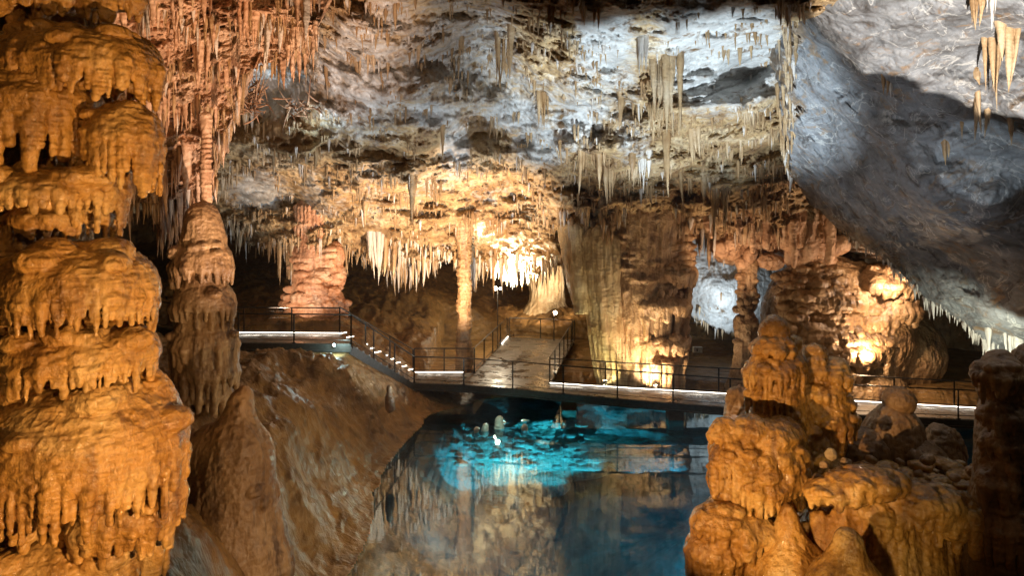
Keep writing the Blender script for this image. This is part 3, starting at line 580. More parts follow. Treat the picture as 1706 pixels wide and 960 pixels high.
tag(f.build('russet_hanging_mass', .036 * QH, M_RED, None, .07, 2.2, .5, 19), 'russet mass of hanging spurs under the ceiling between great column and grey slab', 'hanging rock')
# ---- big dark dome and floodlit flank at right
f = Form(14); d = 27.5; r = f.r
f.pball(1375, 540, d, 105, 115, .7, .4); f.pball(1350, 600, d, 70, 80, .8); f.pball(1470, 500, d - .3, 56, 62, .8, .3); f.pball(1455, 560, d - .4, 66, 80, .7, .3); f.pball(1500, 590, d + .6, 70, 70, .8, .4); f.pball(1400, 640, d, 100, 50, .8, .3)
for (u, v, hw, hh, dr, n) in ((1475, 470, 44, 28, 16, 16), (1490, 515, 34, 30, 16, 12), (1450, 530, 36, 24, 20, 16), (1440, 575, 42, 22, 40, 20), (1395, 560, 60, 16, 14, 24), (1390, 585, 70, 16, 16, 26), (1375, 612, 60, 14, 24, 24), (1400, 500, 50, 16, 14, 18)): f.tier(u, v, d - 1.05, hw, hh, dr, n, .7, 1.0)
for i in range(150):
    u = r.uniform(1300, 1450); v = r.uniform(440, 600); q = ((u - 1375) / 105) ** 2 + ((v - 540) / 115) ** 2
    if q < .95: f.ball(P(u, v, d - 1.75 * math.sqrt(1 - q) + .15), np.array([1.6, 1, .6]) * r.uniform(.1, .28), .06)
tag(f.build('domed_flowstone', .034 * QH, M_BRN, None, .05, 3, .5, 21), 'big rounded brown dome with floodlit drip-ribbed right flank behind the bridge', 'flowstone dome')
# ---- right foreground group
f = Form(15); d = 11.6
f.pcone(1290, 548, 1292, 690, d, 22, 46, k=.1); f.pball(1292, 650, d - .05, 45, 44, 1, .1); f.pball(1291, 556, d, 23, 18); f.pball(1322, 572, d + .1, 13, 15); f.pcone(1300, 680, 1340, 800, d, 40, 70)
for (u, v, hw, hh, dr, n) in ((1288, 580, 30, 22, 8, 12), (1290, 618, 47, 28, 26, 26), (1290, 655, 46, 22, 36, 28), (1318, 610, 22, 18, 16, 10), (1296, 690, 44, 22, 36, 22), (1345, 730, 40, 32, 46, 18)): f.tier(u, v, d - .1, hw, hh, dr, n, .9, .6, True)
tag(f.build('twin_stalagmite', .0155 * QH, M_AMB, None, .013, 7, .6, 23), 'taller left of the twin amber stalagmites, with drip skirts, right of the pool', 'stalagmite')
f = Form(16); d = 11.7
f.pcone(1358, 590, 1360, 690, d, 17, 30, k=.1); f.pball(1358, 592, d, 18, 16); f.pball(1392, 612, d, 22, 16); f.pball(1372, 648, d, 34, 22); f.pcone(1370, 690, 1340, 800, d, 45, 50)
for (u, v, hw, hh, dr, n) in ((1358, 615, 20, 22, 10, 10), (1390, 625, 25, 18, 18, 14), (1365, 655, 30, 18, 12, 14), (1395, 672, 24, 15, 16, 12), (1378, 700, 42, 22, 40, 20), (1405, 695, 22, 12, 14, 10)): f.tier(u, v, d - .1, hw, hh, dr, n, .9, .9, True)
tag(f.build('twin_stalagmite', .0155 * QH, M_AMB, None, .013, 7, .6, 25), 'shorter right one of the twin amber stalagmites, topped by knobs', 'stalagmite')
f = Form(17); d = 10.9; r = f.r
f.pball(1262, 782, d, 70, 66, .95, .15); f.pball(1250, 820, d - .05, 64, 50); f.pball(1215, 745, d, 34, 40); f.pball(1300, 730, d + .1, 40, 36)
for (u, v, hw, hh, dr, n) in ((1206, 722, 24, 26, 10, 8), (1250, 712, 30, 20, 10, 8), (1285, 722, 36, 22, 14, 10), (1235, 760, 52, 34, 40, 22), (1295, 765, 42, 40, 50, 20), (1260, 800, 62, 34, 50, 28), (1210, 790, 30, 26, 34, 14)): f.tier(u, v, d - .35, hw, hh, dr, n, .8, 1.0)
for i in range(75):
    a = r.uniform(-2.8, 0); v = r.uniform(705, 845); q = 74 * math.sqrt(max(.15, 1 - ((v - 780) / 88) ** 2)); f.ball(P(1258 + q * math.cos(a), v, d) + np.array([0, math.sin(a) * q * d / F * .95, 0]), r.uniform(.06, .17), .03)
tag(f.build('knobbly_rock', .0145 * QH, M_AMB, None, .012, 8, .7, 27), 'squat bulbous amber stalagmite with drip fringe at the pool edge below the twins', 'stalagmite')
f = Form(18); d = 10.5
f.pball(1215, 930, d, 64, 110, .9, .15)
for (u, v, hw, hh, dr, n) in ((1200, 865, 46, 26, 30, 16), (1240, 880, 50, 26, 34, 14), (1195, 910, 52, 30, 70, 20), (1250, 930, 40, 26, 40, 12)): f.tier(u, v, d - .25, hw, hh, dr, n, .8, .6)
tag(f.build('drip_skirted_stalagmite', .014 * QH, M_AMB, None, .012, 8, .5, 29), 'low amber lump with long drip strands at the bottom, nearest the pool water', 'stalagmite')
f = Form(19); d = 10.0
f.pcone(1312, 850, 1318, 1010, d, 10, 75, k=.1); f.pball(1320, 960, d, 70, 60, .9)
tag(f.build('smooth_stalagmite', .014, M_AMB, None, .016, 4, .4, 31), 'smooth pointed amber cone between the low lump and the floodlit mound', 'stalagmite')
f = Form(20); d = 8.9
f.pcone(1412, 905, 1408, 1010, d, 22, 62, k=.15); f.pball(1410, 990, d, 66, 60, .9)
tag(f.build('smooth_stalagmite', .013, M_AMB, None, .014, 4, .4, 33), 'small rounded amber cone at the bottom edge in front of the mound', 'stalagmite')
f = Form(21); d = 10.9; r = f.r                           # mound
f.pball(1490, 1010, d + .3, 225, 225, .75, .3); f.pball(1640, 1030, d + .3, 130, 180, .8, .3); f.pball(1480, 1080, d, 240, 200, .8, .3); f.pball(1395, 900, d - .5, 62, 66, .8, .2)
for i in range(75):
    u = 1300 + 360 * i / 74 + r.uniform(-3, 3); q = (u - 1490) / 225; y = d + .3 - 1.62 * math.sqrt(max(.02, 1 - q * q)); vt = 1010 - 150 * math.sqrt(max(0, 1 - q * q)) + r.uniform(-25, 35); w_ = r.uniform(.03, .085)
    f.cone(P(u, vt, y + .22), P(u + r.uniform(-6, 6), 1010, y - .08), w_, w_ * 1.2, .05)
for (u, v, hw, hh, dr, n) in ((1440, 800, 60, 16, 20, 16), (1390, 815, 50, 16, 20, 12), (1470, 850, 36, 18, 40, 12), (1540, 830, 60, 18, 50, 14), (1610, 850, 60, 22, 60, 14)): f.tier(u, v, d - 1.1, hw, hh, dr, n, .7, 2.0)
for i in range(120):
    u = r.uniform(1350, 1660); v = r.uniform(770, 830); f.ball(P(u, v, d - .2 + (800 - v) * .02), np.array([1.4, 1.2, .7]) * r.uniform(.04, .12), .05)
tag(f.build('flowstone_mound', .017 * QH, M_AMB, None, .02, 4.5, .45, 35), 'broad amber flowstone mound filling the lower right corner, left side floodlit', 'flowstone mound')
f = Form(22); d = 12.2
f.pball(1488, 745, d, 52, 70, .9, .15); f.pball(1497, 668, d, 25, 23, 1, .03); f.pball(1480, 690, d, 20, 16); f.pball(1500, 720, d, 34, 30)
tag(f.build('ball_topped_stalagmite', .017, M_BRN, None, .016, 5, .8, 37), 'dark stalagmite topped by a rounded ball in front of the lit walkway edge', 'stalagmite')
for k, (u, v, hw, hh, d, lab) in enumerate(((1570, 745, 30, 34, 12.4, 'blocky brown boulder right of the ball-topped stalagmite'), (1232, 690, 26, 42, 12.6, 'dark pinnacle left of the twin stalagmites against the walkway'), (1530, 760, 40, 24, 11.9, 'low dark rock heap on the mound below the ball-topped stalagmite'), (1430, 745, 50, 34, 12.2, 'dark rock ledge at the foot of the right twin stalagmite'))):
    f = Form(50 + k); f.pball(u, v, d, hw, hh, .9, .1); f.pball(u - hw * .3, v - hh * .5, d, hw * .5, hh * .5); f.pball(u + hw * .4, v + hh * .4, d, hw * .8, hh * .9)
    tag(f.build('boulder', .018, M_BRN, None, .04, 4, .8, 60 + k), lab, 'boulder')
f = Form(60); f.pball(1384, 757, 10.4, 9, 10, 1, .02); tag(f.build('pale_stone', .009, M_CRM, None, .012, 7, 1, 90), 'small pale pink stone lying on top of the mound', 'stone')
rr = np.random.default_rng(5)
for k in range(16):
    u, v = ((1372, 780), (1440, 785), (1452, 770), (1428, 795), (1360, 800), (1500, 775), (1490, 800), (1560, 790), (1590, 800), (1410, 775), (1530, 795), (1470, 815), (1620, 790), (1640, 810), (1545, 770), (1395, 795))[k]
    f = Form(70 + k); s_ = rr.uniform(4, 8); f.pball(u, v - 4, 10.2 + (800 - v) * .015, s_, s_ * .7, 1, .02); f.pball(u + s_ * .5, v - 3, 10.2 + (800 - v) * .015, s_ * .6, s_ * .6, 1, .02)
    tag(f.build('rubble_stone', .011, M_BRN if k % 3 else M_TAN, None, .03, 9, 1, 90 + k), 'small broken stone among the rubble on top of the amber mound', 'stone', 'rubble stones on the mound')
f = Form(23); d = 9.6; r = f.r                            # right edge column
f.pcone(1668, 610, 1672, 1000, d, 26, 60, k=.1); f.pball(1720, 760, d + .2, 60, 190, .9, .2); f.pball(1665, 640, d, 36, 40)
for (u, v, hw, hh, dr, n) in ((1662, 622, 38, 24, 40, 18), (1665, 690, 34, 22, 22, 16), (1670, 735, 34, 22, 24, 16), (1690, 770, 40, 30, 30, 14), (1665, 800, 34, 30, 40, 14), (1680, 870, 50, 40, 60, 18), (1710, 690, 34, 40, 40, 12)): f.tier(u, v, d - .15, hw, hh, dr, n, .9, .8)
tag(f.build('dark_stalagmite_column', .014 * QH, M_BRN, None, .022, 5, .6, 39), 'dark tiered column standing at the right edge of the view', 'stalagmite')

# ---- submerged reef
f = Form(24); r = f.r
for i in range(420):
    u = r.normal(850, 62); v = r.uniform(706, 792)
    if abs(u - 850) > 125: continue
    t = (v - 706) / 86; z = -.14 - 1.15 * t - .9 * ((u - 855) / 125) ** 2 * (1 + t) + r.uniform(-.12, .1); d = dz(v, z * .75); f.ball((P(u, v, d)[0], d, z), np.array([1.15, 1.0, .85]) * r.uniform(.08, .22), .015)
for i in range(90):
    u = r.uniform(745, 985); v = r.uniform(712, 790); z = -.5 + r.uniform(-.2, .1); d = dz(v, z * .75); f.ball((P(u, v, d)[0], d, z), np.array([1.2, 1.0, .8]) * r.uniform(.06, .16), .02)
for i in range(40): f.ball((P(850, 0, 22.5)[0] + r.normal(0, 1.2), 22.6 + r.normal(0, .9), -2.6 + r.uniform(-.3, .3)), np.array([1, .9, .7]) * r.uniform(.5, 1.1), .2)
tag(f.build('submerged_reef', .033, M_SUB, None, .03, 6, .8, 41), 'turquoise-lit heap of rounded rocks just under the pool surface', 'rock reef')
f = Form(25)
for i in range(80):
    u = f.r.uniform(965, 1130); v = f.r.uniform(755, 805); z = -1.1 + f.r.uniform(-.25, .2); d = dz(v, z * .75); f.ball((P(u, v, d)[0], d, z), np.array([1.8, 1.3, .4]) * f.r.uniform(.15, .34), .05)
tag(f.build('submerged_reef', .04, M_SUB, None, .02, 5, .8, 43), 'dim blue-green shelf of flat rocks deeper under water right of the lit heap', 'rock reef')
for k, (u, v, w_, hh, lab) in enumerate(((832, 716, 8, 15, 'tallest whitish-green stump rising from the lit reef in the pool'), (808, 720, 7, 8, 'small stump breaking the water left of the tallest stump'), (794, 723, 6, 6, 'lowest pale stump at the left end of the lit reef'), (874, 720, 6, 7, 'lone small pale stump at the right of the lit reef'))):
    f = Form(80 + k); d = dz(v, -.05); f.pcone(u, v - hh, u, v + 12, d, w_ * .7, w_ * 1.1); f.pball(u, v - hh, d, w_ * .75, w_ * .8)
    tag(f.build('pool_stump', .025, M_SUB, None, .02, 6, .8, 45 + k), lab, 'stalagmite', 'stumps rising from the lit reef')
UW = (.16, .82, .9)
point(W3(-.55, 24.4, -.12), 16, (.6, 1, .9), 0); point(W3(.2, 23.9, -.14), 28, UW, 0); point(W3(1.2, 23.9, -.14), 24, UW, 0)
spot(W3(-1.6, 18.6, -1.0), W3(.0, 23.2, -.5), 520, UW, 75, 0); spot(W3(2.4, 18.6, -.9), W3(.5, 23.0, -.5), 340, UW, 70, 0)
point(W3(4.4, 20.2, -.25), 14, (.05, .55, .8), 0); point(W3(3.4, 15.5, -.6), 3.5, (.02, .45, .6), 0); point(W3(.6, 17.0, -1.0), 2.5, (.02, .45, .6), 0); point(W3(3.0, 18.0, -.8), 4, (.02, .42, .6), 0); point(W3(-1.4, 16.5, -.8), 2, (.05, .6, .7), 0)  # added unseen blue points that colour the pool bed
spot(W3(-.3, 25.6, .45), W3(-.4, 23.9, .1), 90, (.6, 1, .85), 80, 0)  # added spot above the water to light the stumps
spot(W3(-.6, 19.5, 1.8), W3(-.4, 23.9, .1), 60, (.6, 1, .8), 22, 0)  # another added stump spot, from over the pool

# ------------------------------------------------------------------ walkway
M_DECK = plain('deck_board_grey', (.16, .13, .10), .35); M_MET = plain('painted_rail_metal', (.05, .045, .04), .35, .7); M_FAS = plain('steel_fascia', (.10, .095, .085), .4, .5)
M_LED = plain('led_strip', (1, 1, 1), .5, 0, (1, .90, .74), 5.5); M_PIER = plain('concrete_pier', (.28, .24, .19), .8); M_LMP = plain('lamp_housing', (.03, .03, .03), .5)
def lamp_glass(n, c, s): return plain(n, (1, 1, 1), .4, 0, c, s)
M_GC = lamp_glass('cyan_white_lens', (.62, .95, 1.0), 60); M_GW = lamp_glass('warm_lens', (1, .82, .55), 60)
def deck_joints(m):
    nt = m.node_tree; b = nt.nodes['Principled BSDF']; src = b.inputs['Base Color'].links[0].from_socket; g = nt.nodes.new('ShaderNodeNewGeometry')
    br = nt.nodes.new('ShaderNodeTexBrick'); br.inputs['Scale'].default_value = 1; br.inputs['Brick Width'].default_value = 1.2; br.inputs['Row Height'].default_value = .3; br.inputs['Mortar Size'].default_value = .012
    br.inputs['Color1'].default_value = (1, 1, 1, 1); br.inputs['Color2'].default_value = (.8, .8, .8, 1); br.inputs['Mortar'].default_value = (.25, .25, .25, 1); nt.links.new(g.outputs['Position'], br.inputs['Vector'])
    c = mixc(nt, 1.0, src, br.outputs['Color'], 'MULTIPLY'); w_ = noise_node(nt, g.outputs['Position'], 1.5, 5); nt.links.new(c, b.inputs['Base Color']); nt.links.new(ramp(nt, w_, [(.4, (.18, .18, .18)), (.6, (.6, .6, .6))]), b.inputs['Roughness'])
deck_joints(M_DECK)
def deck(name, near, far, mat, par, thick=.12):
    n = len(near); V = []; Q = []
    for k in range(n):
        a, b = np.array(near[k], float), np.array(far[k], float); dn = np.array([0, 0, thick]); V += [a, b, b - dn, a - dn]
    for k in range(n - 1):
        i = 4 * k; j = i + 4; Q += [[i, j, j + 1, i + 1], [i + 3, i + 2, j + 2, j + 3], [i, i + 3, j + 3, j], [i + 1, j + 1, j + 2, i + 2]]
    Q += [[0, 1, 2, 3], [4 * n - 4, 4 * n - 1, 4 * n - 2, 4 * n - 3]]
    o = link(name, raw_mesh(name, np.array(V), np.array(Q), mat, False)); unparent_loc(o, par); return o
def poly_at(pl, s):
    pl = [np.array(p, float) for p in pl]
    for a, b in zip(pl[:-1], pl[1:]):
        L = np.linalg.norm(b - a)
        if s <= L + 1e-6: return a + (b - a) * s / L
        s -= L
    return pl[-1]
def railing(pl, par, hgt=1.0, sp=1.9, posts=None):
    pl = [np.array(p, float) for p in pl]; up = np.array([0, 0, hgt]); tot = sum(np.linalg.norm(b - a) for a, b in zip(pl[:-1], pl[1:]))
    b = Box()
    for p, q in zip(pl[:-1], pl[1:]): b.tube(p + up, q + up, .024)
    hr = b.build('handrail', M_MET, par)
    b = Box()
    for p, q in zip(pl[:-1], pl[1:]):
        b.bar(p + up * .12, q + up * .12, .02, .02)
        for hgt_ in (.38, .62, .86): b.tube(p + up * hgt_, q + up * hgt_, .0035, 6)
    b.build('cable_infill', M_MET, par)
    n = max(1, round(tot / sp))
    for k in range(n + 1):
        p = poly_at(pl, tot * k / n) if posts is None else None
        b = Box(); b.bar(p - np.array([0, 0, .1]), p + up - np.array([0, 0, .02]), .05, .02); b.box(p + np.array([0, 0, .012]), (.12, .09, .02)); b.build('railing_post', M_MET, par)
def strip(pl, par, off=(0, 0, .06)):
    b = Box()
    for p, q in zip(pl[:-1], pl[1:]): b.bar(np.array(p) + off, np.array(q) + off, .03, .028)
    b.build('light_strip', M_LED, par)
def beam(pl, par, hgt=.26, off=-.02):
    b = Box()
    for p, q in zip(pl[:-1], pl[1:]):
        dn = np.array([0, 0, off - hgt / 2]); b.bar(np.array(p) + dn, np.array(q) + dn, .08, hgt); b.bar(np.array(p) + dn + [0, -.06, -hgt / 2 + .03], np.array(q) + dn + [0, -.06, -hgt / 2 + .03], .06, .05)
    b.build('edge_beam', M_FAS, par)
def pd(u, v, z): d = dz(v, z); return P(u, v, d)
# main bridge, ramping down to the right
near = [pd(690, 638, .9), pd(772, 641, .9), pd(862, 648, .9), pd(918, 654, .9), pd(1040, 665, .81), pd(1250, 682, .63), pd(1629, 700, .32), pd(1800, 707, .3)]
far = [pd(690, 622, .9), pd(790, 622, .9), pd(860, 631, .9), pd(916, 640, .9), pd(1040, 648, .81), pd(1250, 660, .63), pd(1629, 682, .32), pd(1800, 689, .3)]
e = empty('footbridge', tuple(near[3]), 'long low metal footbridge over the back of the pool with glowing edge strip', 'footbridge')
deck('deck', near, far, M_DECK, e); beam(near, e); railing(near, e, 1.0, 1.95); railing(far[3:], e, .97, 2.0); strip(far[3:], e, (0, -.05, .05)); railing([far[0], far[1]], e, 1.0, 1.3); strip([far[0], pd(772, 622, .9)], e, (0, -.05, .05))
for u, v in ((950, 668), (1132, 684), (1310, 694), (1500, 702)):
    p = pd(u, v, .5); b = Box(); b.box((p[0], p[1] + .7, -.75), (.55, .5, 2.2)); b.build('pier', M_PIER, e, .02)
# platform
A = pd(790, 622, .9); B_ = pd(845, 562, .9); C_ = pd(957, 566, .9); D_ = pd(916, 640, .9)
e = empty('viewing_platform', tuple(A), 'wide viewing platform running back from the footbridge with railings on three sides', 'platform')
deck('deck', [D_ + [0, .02, -.004], C_ + [0, 0, -.004]], [A + [0, .02, -.004], B_ + [0, 0, -.004]], M_DECK, e); railing([A + [0, .1, 0], B_], e, 1.0, 2.1); railing([B_ + [.1, 0, 0], C_ - [.1, 0, 0]], e, 1.0, 1.8); railing([C_, D_ + [0, .1, 0]], e, 1.0, 1.6)
strip([A * .25 + B_ * .75, B_ * .99 + A * .01], e, (.06, 0, .05)); beam([B_ + [0, .05, 0], C_ + [0, .05, 0]], e)
# upper walkway
zL = 2.92; ln = [pd(150, 530, zL), pd(245, 541, zL), pd(400, 571, zL), pd(585, 573, zL)]; lf = [pd(150, 519, zL), pd(245, 528, zL), pd(400, 556, zL), pd(566, 557, zL)]
e = empty('upper_walkway', tuple(ln[2]), 'raised straight walkway section left of the stairs with glowing far edge', 'walkway')
deck('deck', ln, lf, M_DECK, e); beam(ln, e); railing(ln, e, 1.0, 1.9); railing(lf, e, .97, 1.9); strip(lf[1:], e, (0, -.05, .05))
for u, v in ((430, 572), (560, 574)):
    p = pd(u, v, zL); b = Box(); b.box((p[0], p[1] + .6, p[2] - .8), (.12, .12, 1.3)); b.build('support_leg', M_FAS, e)
# stairs
a0, a1, b0, b1 = ln[3], near[0], lf[3], pd(688, 624, .9)
e = empty('staircase', tuple(a1), 'metal staircase with lit treads descending right from the upper walkway', 'staircase')
n = 11
for k in range(n):
    t0 = k / n; t1 = (k + 1) / n; z = zL - (zL - .9) * (k + .9) / n; p = a0 + (a1 - a0) * t0; q = a0 + (a1 - a0) * t1; r0 = b0 + (b1 - b0) * t0; r1 = b0 + (b1 - b0) * t1
    V = []
    for zz_ in (z, z - .05): V += [(x[0], x[1], zz_) for x in (p, q, r1, r0)]
    o = link('tread', raw_mesh('tread', np.array(V), np.array([[0, 1, 2, 3], [7, 6, 5, 4], [0, 4, 5, 1], [1, 5, 6, 2], [2, 6, 7, 3], [3, 7, 4, 0]]), M_DECK, False)); unparent_loc(o, e)
    b = Box(); b.bar((r0[0], r0[1] - .04, z + .2), (r1[0], r1[1] - .04, z + .2), .03, .03); b.build('tread_light', M_LED, e)
    b = Box(); b.bar((p[0] + .01, p[1], z + .09), (r0[0] + .01, r0[1], z + .09), .015, .18); b.build('riser', M_FAS, e)
b = Box(); b.bar(a0 - [0, 0, .22], a1 - [0, 0, .22], .05, .28); b.build('stringer', M_FAS, e); b = Box(); b.bar(b0 - [0, 0, .22], b1 - [0, 0, .22], .05, .28); b.build('stringer', M_FAS, e)
railing([a0, a1], e, 1.0, 1.4); railing([b0, b1], e, 1.0, 1.4)

# ------------------------------------------------------------------ visible lamps
def lamp_head(par, c, aim, r, glass):
    aim = np.array(aim, float); aim /= np.linalg.norm(aim); c = np.array(c, float)
    b = Box(); b.tube(c - aim * .16, c, r * 1.15, 14); hd = b.build('housing', M_LMP, par); b = Box(); b.tube(c + aim * .002, c + aim * .012, r, 14); b.build('lens', glass, par)
p = P(829, 482, 33.5); e = empty('twin_floodlight', (p[0], p[1], .9), 'twin bright floodlight on a thin tall pole left of the platform', 'floodlight')
b = Box(); b.tube((p[0], p[1], .5), (p[0], p[1], p[2]), .02); b.build('pole', M_MET, e); b = Box(); b.bar(p - [.16, 0, 0], p + [.16, 0, 0], .03, .03); b.build('crossbar', M_MET, e)
lamp_head(e, p + [-.11, -.05, .04], (0, -1, .25), .085, M_GW); lamp_head(e, p + [.13, -.05, .03], (.25, -1, .2), .06, M_GW)
p = P(925, 521, 34.4); e = empty('post_floodlight', (p[0], p[1], .9), 'small warm floodlight on a post at the back of the platform', 'floodlight')
b = Box(); b.tube((p[0] - .06, p[1] + .05, .8), (p[0] - .06, p[1] + .05, p[2]), .03); b.build('pole', M_MET, e); lamp_head(e, p + [.0, -.05, 0], (.1, -1, .3), .08, M_GW)
p = P(558, 574, 23.2); e = empty('pathway_spotlight', tuple(p), 'dazzling cyan-white spotlight fixed below the walkway corner at the stair top', 'spotlight')
lamp_head(e, p + [0, -.12, 0], (.1, -1, -.15), .045, M_GC)
p = P(1162, 583, 30.5); e = empty('sign_box', tuple(p), 'small white box on the clay ground right of the great column', 'box')
b = Box(); b.box(p, (.40, .16, .26)); b.build('casing', plain('white_plastic', (.62, .62, .58), .6), e, .01); b = Box(); b.box(p + [-.04, -.084, 0], (.05, .01, .12)); b.build('latch', M_LMP, e)
def uplight(u, v, d, lab, aim=(0, .5, 1), gm=M_GW, s=.07):
    p = P(u, v, d); e = empty('ground_uplight', tuple(p), lab, 'floodlight'); b = Box(); b.box(p - [0, 0, .05], (.12, .12, .04)); b.build('foot', M_LMP, e)
    lamp_head(e, p + [0, .0, .12], aim, s, gm)
uplight(1008, 640, 25.9, 'small uplight at the pale left foot of the great column'); uplight(1092, 648, 25.9, 'small uplight at the right foot of the great column')
# their light
spot(P(1008, 646, 25.7).tolist() + [0], P(1010, 560, 26.6).tolist() + [0], 60, (1, .86, .42), 120, .05); spot(P(1092, 648, 25.5).tolist() + [0], P(1098, 590, 26.4).tolist() + [0], 100, (1, .72, .45), 130, .05)
spot(P(1060, 640, 24.6).tolist() + [0], P(1070, 470, 27).tolist() + [0], 60, (1, .68, .4), 90, .1)
spot(P(850, 480, 31.5).tolist() + [0], P(858, 410, 32).tolist() + [0], 1300, (1, .86, .6), 150, .1); point(P(829, 480, 33.0).tolist() + [0], 90, (1, .85, .6), .08)
spot(P(925, 521, 34).tolist() + [0], P(911, 470, 38).tolist() + [0], 450, (1, .75, .52), 90, .08)
point(P(558, 574, 22.8).tolist() + [0], 10, (.6, .95, 1), .06)
point(P(1452, 590, 25.0).tolist() + [0], 75, (1, .68, .4), .08); point(P(1492, 482, 25.0).tolist() + [0], 60, (1, .7, .48), .08)
spot(P(1205, 560, 28.5).tolist() + [0], P(1190, 460, 31.5).tolist() + [0], 170, CLD, 110, .1)
spot(P(1215, 470, 25.2).tolist() + [0], P(1220, 400, 27).tolist() + [0], 35, (1, .66, .42), 130, .1)
spot(P(1640, 640, 16.5).tolist() + [0], P(1660, 570, 18).tolist() + [0], 90, (.95, 1, .8), 90, .1)


# ------------------------------------------------------------------ moist air of the cave
mh = bpy.data.materials.new('moist_air'); mh.use_nodes = True; nt = mh.node_tree; nt.nodes.remove(nt.nodes['Principled BSDF'])
pv = nt.nodes.new('ShaderNodeVolumePrincipled'); pv.inputs['Density'].default_value = .0003; pv.inputs['Color'].default_value = (.95, .9, .85, 1); nt.links.new(pv.outputs[0], nt.nodes['Material Output'].inputs['Volume'])
b = Box(); b.box((0, 24, 6), (110, 80, 24)); hz = b.build('haze', mh); tag(hz, kind='stuff')

# added rock blocker out of view; crown shaped to cast the slab's jagged shadow
LS = np.array([5.2, 5.0, 4.5]); f = Form(200); r = f.r; S_ = SHEETS['right_ceiling_slab']
for (u, v) in ((1492, 132), (1520, 158), (1545, 165), (1575, 162), (1605, 184), (1640, 190), (1675, 196), (1706, 200), (1750, 208), (1800, 216), (1860, 226)):
    w_ = on_sheet('right_ceiling_slab', u, v); q = LS + (w_ - LS) * .2
    for k in range(5): f.ball(q + [0, .02, -.07 - .12 * k + r.uniform(-.02, .015)], r.uniform(.07, .1) if k == 0 else .12, .03)
    for k in range(2): f.ball(q + [r.uniform(-.05, .05), 0, -.035 + r.uniform(-.02, .01)], r.uniform(.02, .045), .01)
    base = q.copy()
q0 = LS + (on_sheet('right_ceiling_slab', 1640, 190) - LS) * .2; f.cone(q0 - [0, 0, .5], (q0[0] + .3, q0[1], 1.2), .32, .6, .1)
tag(f.build('knobbly_rock', .02, M_BRN, None, .02, 6, .6, 77), 'added knobbly brown rock blocker just beyond the right edge', 'stalagmite')
# ------------------------------------------------------------------ stalactites
M_STW = rock('white_stalactite_stone', (.5, .44, .38), (.64, .58, .52), (.72, .68, .62), .8, (.35, .65), .012, 16)
def stal(L, r, seed, ns=9, nr=9):
    g = np.random.default_rng(seed); t = np.linspace(0, 1, nr); a = np.arange(ns) * 2 * math.pi / ns
    k = g.integers(0, 3); prof = [(1 - t) ** .75, (1 - t ** 1.6) * .72 + .28 * (1 - t), np.where(t < .55, 1 - .3 * t, (1 - t) / .45 * .835)][k] + .02
    prof = prof * (1 + .13 * np.sin(t * g.uniform(10, 26) + g.uniform(0, 6))) ; prof = prof * (1 + .35 * np.exp(-t * 7)) * np.sqrt(np.minimum(1, t / .07 + .02)); prof[-1] = .03
    ph = g.uniform(0, 6); fl = 1 + .16 * np.cos(a[None] * 3 + ph + t[:, None] * 2) + .1 * g.uniform(-1, 1, (1, ns))
    rad = r * prof[:, None] * fl; bx = g.normal(0, .035) * L * t ** 2; by = g.normal(0, .035) * L * t ** 2
    V = np.stack([rad * np.cos(a)[None] + bx[:, None], rad * np.sin(a)[None] + by[:, None], np.repeat(-L * t[:, None], ns, 1)], -1).reshape(-1, 3)
    i = np.arange(nr * ns).reshape(nr, ns); j = np.roll(i, -1, 1); Q = np.stack([i[:-1], i[1:], j[1:], j[:-1]], -1).reshape(-1, 4)
    return V, Q
def fan(L, r, seed):
    g = np.random.default_rng(seed); Vs = []; Qs = []; n = 0
    for k in range(int(g.integers(5, 9))):
        o = np.array([g.uniform(-1, 1) * r * 1.5, g.uniform(-.5, .5) * r, 0]); V, Q = stal(L * g.uniform(.55, 1), r * g.uniform(.35, .7), seed * 13 + k, 8, 9); V = V + o * (1 - .35 * (-V[:, 2:3] / L)); Vs.append(V); Qs.append(Q + n); n += len(V)
    return np.concatenate(Vs), np.concatenate(Qs)
items = []     # sheet, position, length, radius, fan?, u, v, d
g = np.random.default_rng(11)
def seed_on(name, n, Lr, rr_, region, dens, fanp=.12, drop=.2):
    S = SHEETS[name]; k = 0; tries = 0; nu, nv = S['U'].shape
    while k < n and tries < n * 200:
        tries += 1; i = g.integers(0, nu); j = g.integers(0, nv); u, v = S['U'][i, j], S['V'][i, j]
        if not region(u, v): continue
        if g.random() > dens(u, v) * (1.0 if S['fr'][i, j] > .7 else .06) * (1 - .75 * S['pale'][i, j]): continue
        p = S['P'][i, j]; dd_ = p[1]; kk = int(g.integers(1, 5)); L0 = (Lr[0] + (Lr[1] - Lr[0]) * g.random() ** 1.8) * g.uniform(.5, 1.2)
        for q in range(kk):
            o = g.normal(0, .16, 3) * (1, .6, 0); L = L0 * g.uniform(.4, 1.1); items.append((name, p + o + [0, .14, drop], L + drop, g.uniform(*rr_) * (.6 + .5 * L / Lr[1]), g.random() < fanp, u, v, dd_))
        k += kk
vis = lambda u, v: -60 < u < 1766 and -60 < v < 600
seed_on('cave_ceiling', 3400, (.12, .8), (.03, .08), lambda u, v: 330 < u < 1330 and v > 170, lambda u, v: .5 + .5 * (v > 300))
seed_on('cave_ceiling', 900, (.12, .6), (.03, .07), lambda u, v: 480 < u < 1340 and 0 < v <= 190, lambda u, v: .8)
seed_on('left_ceiling_curtain', 500, (.3, .9), (.035, .08), lambda u, v: 190 < u < 520 and -20 < v < 340 and (u < 385 or v < 55), lambda u, v: 1, .2)
seed_on('low_ceiling_lobe', 60, (.15, .4), (.03, .06), lambda u, v: 1130 < u < 1300 and v > 480, lambda u, v: 9)
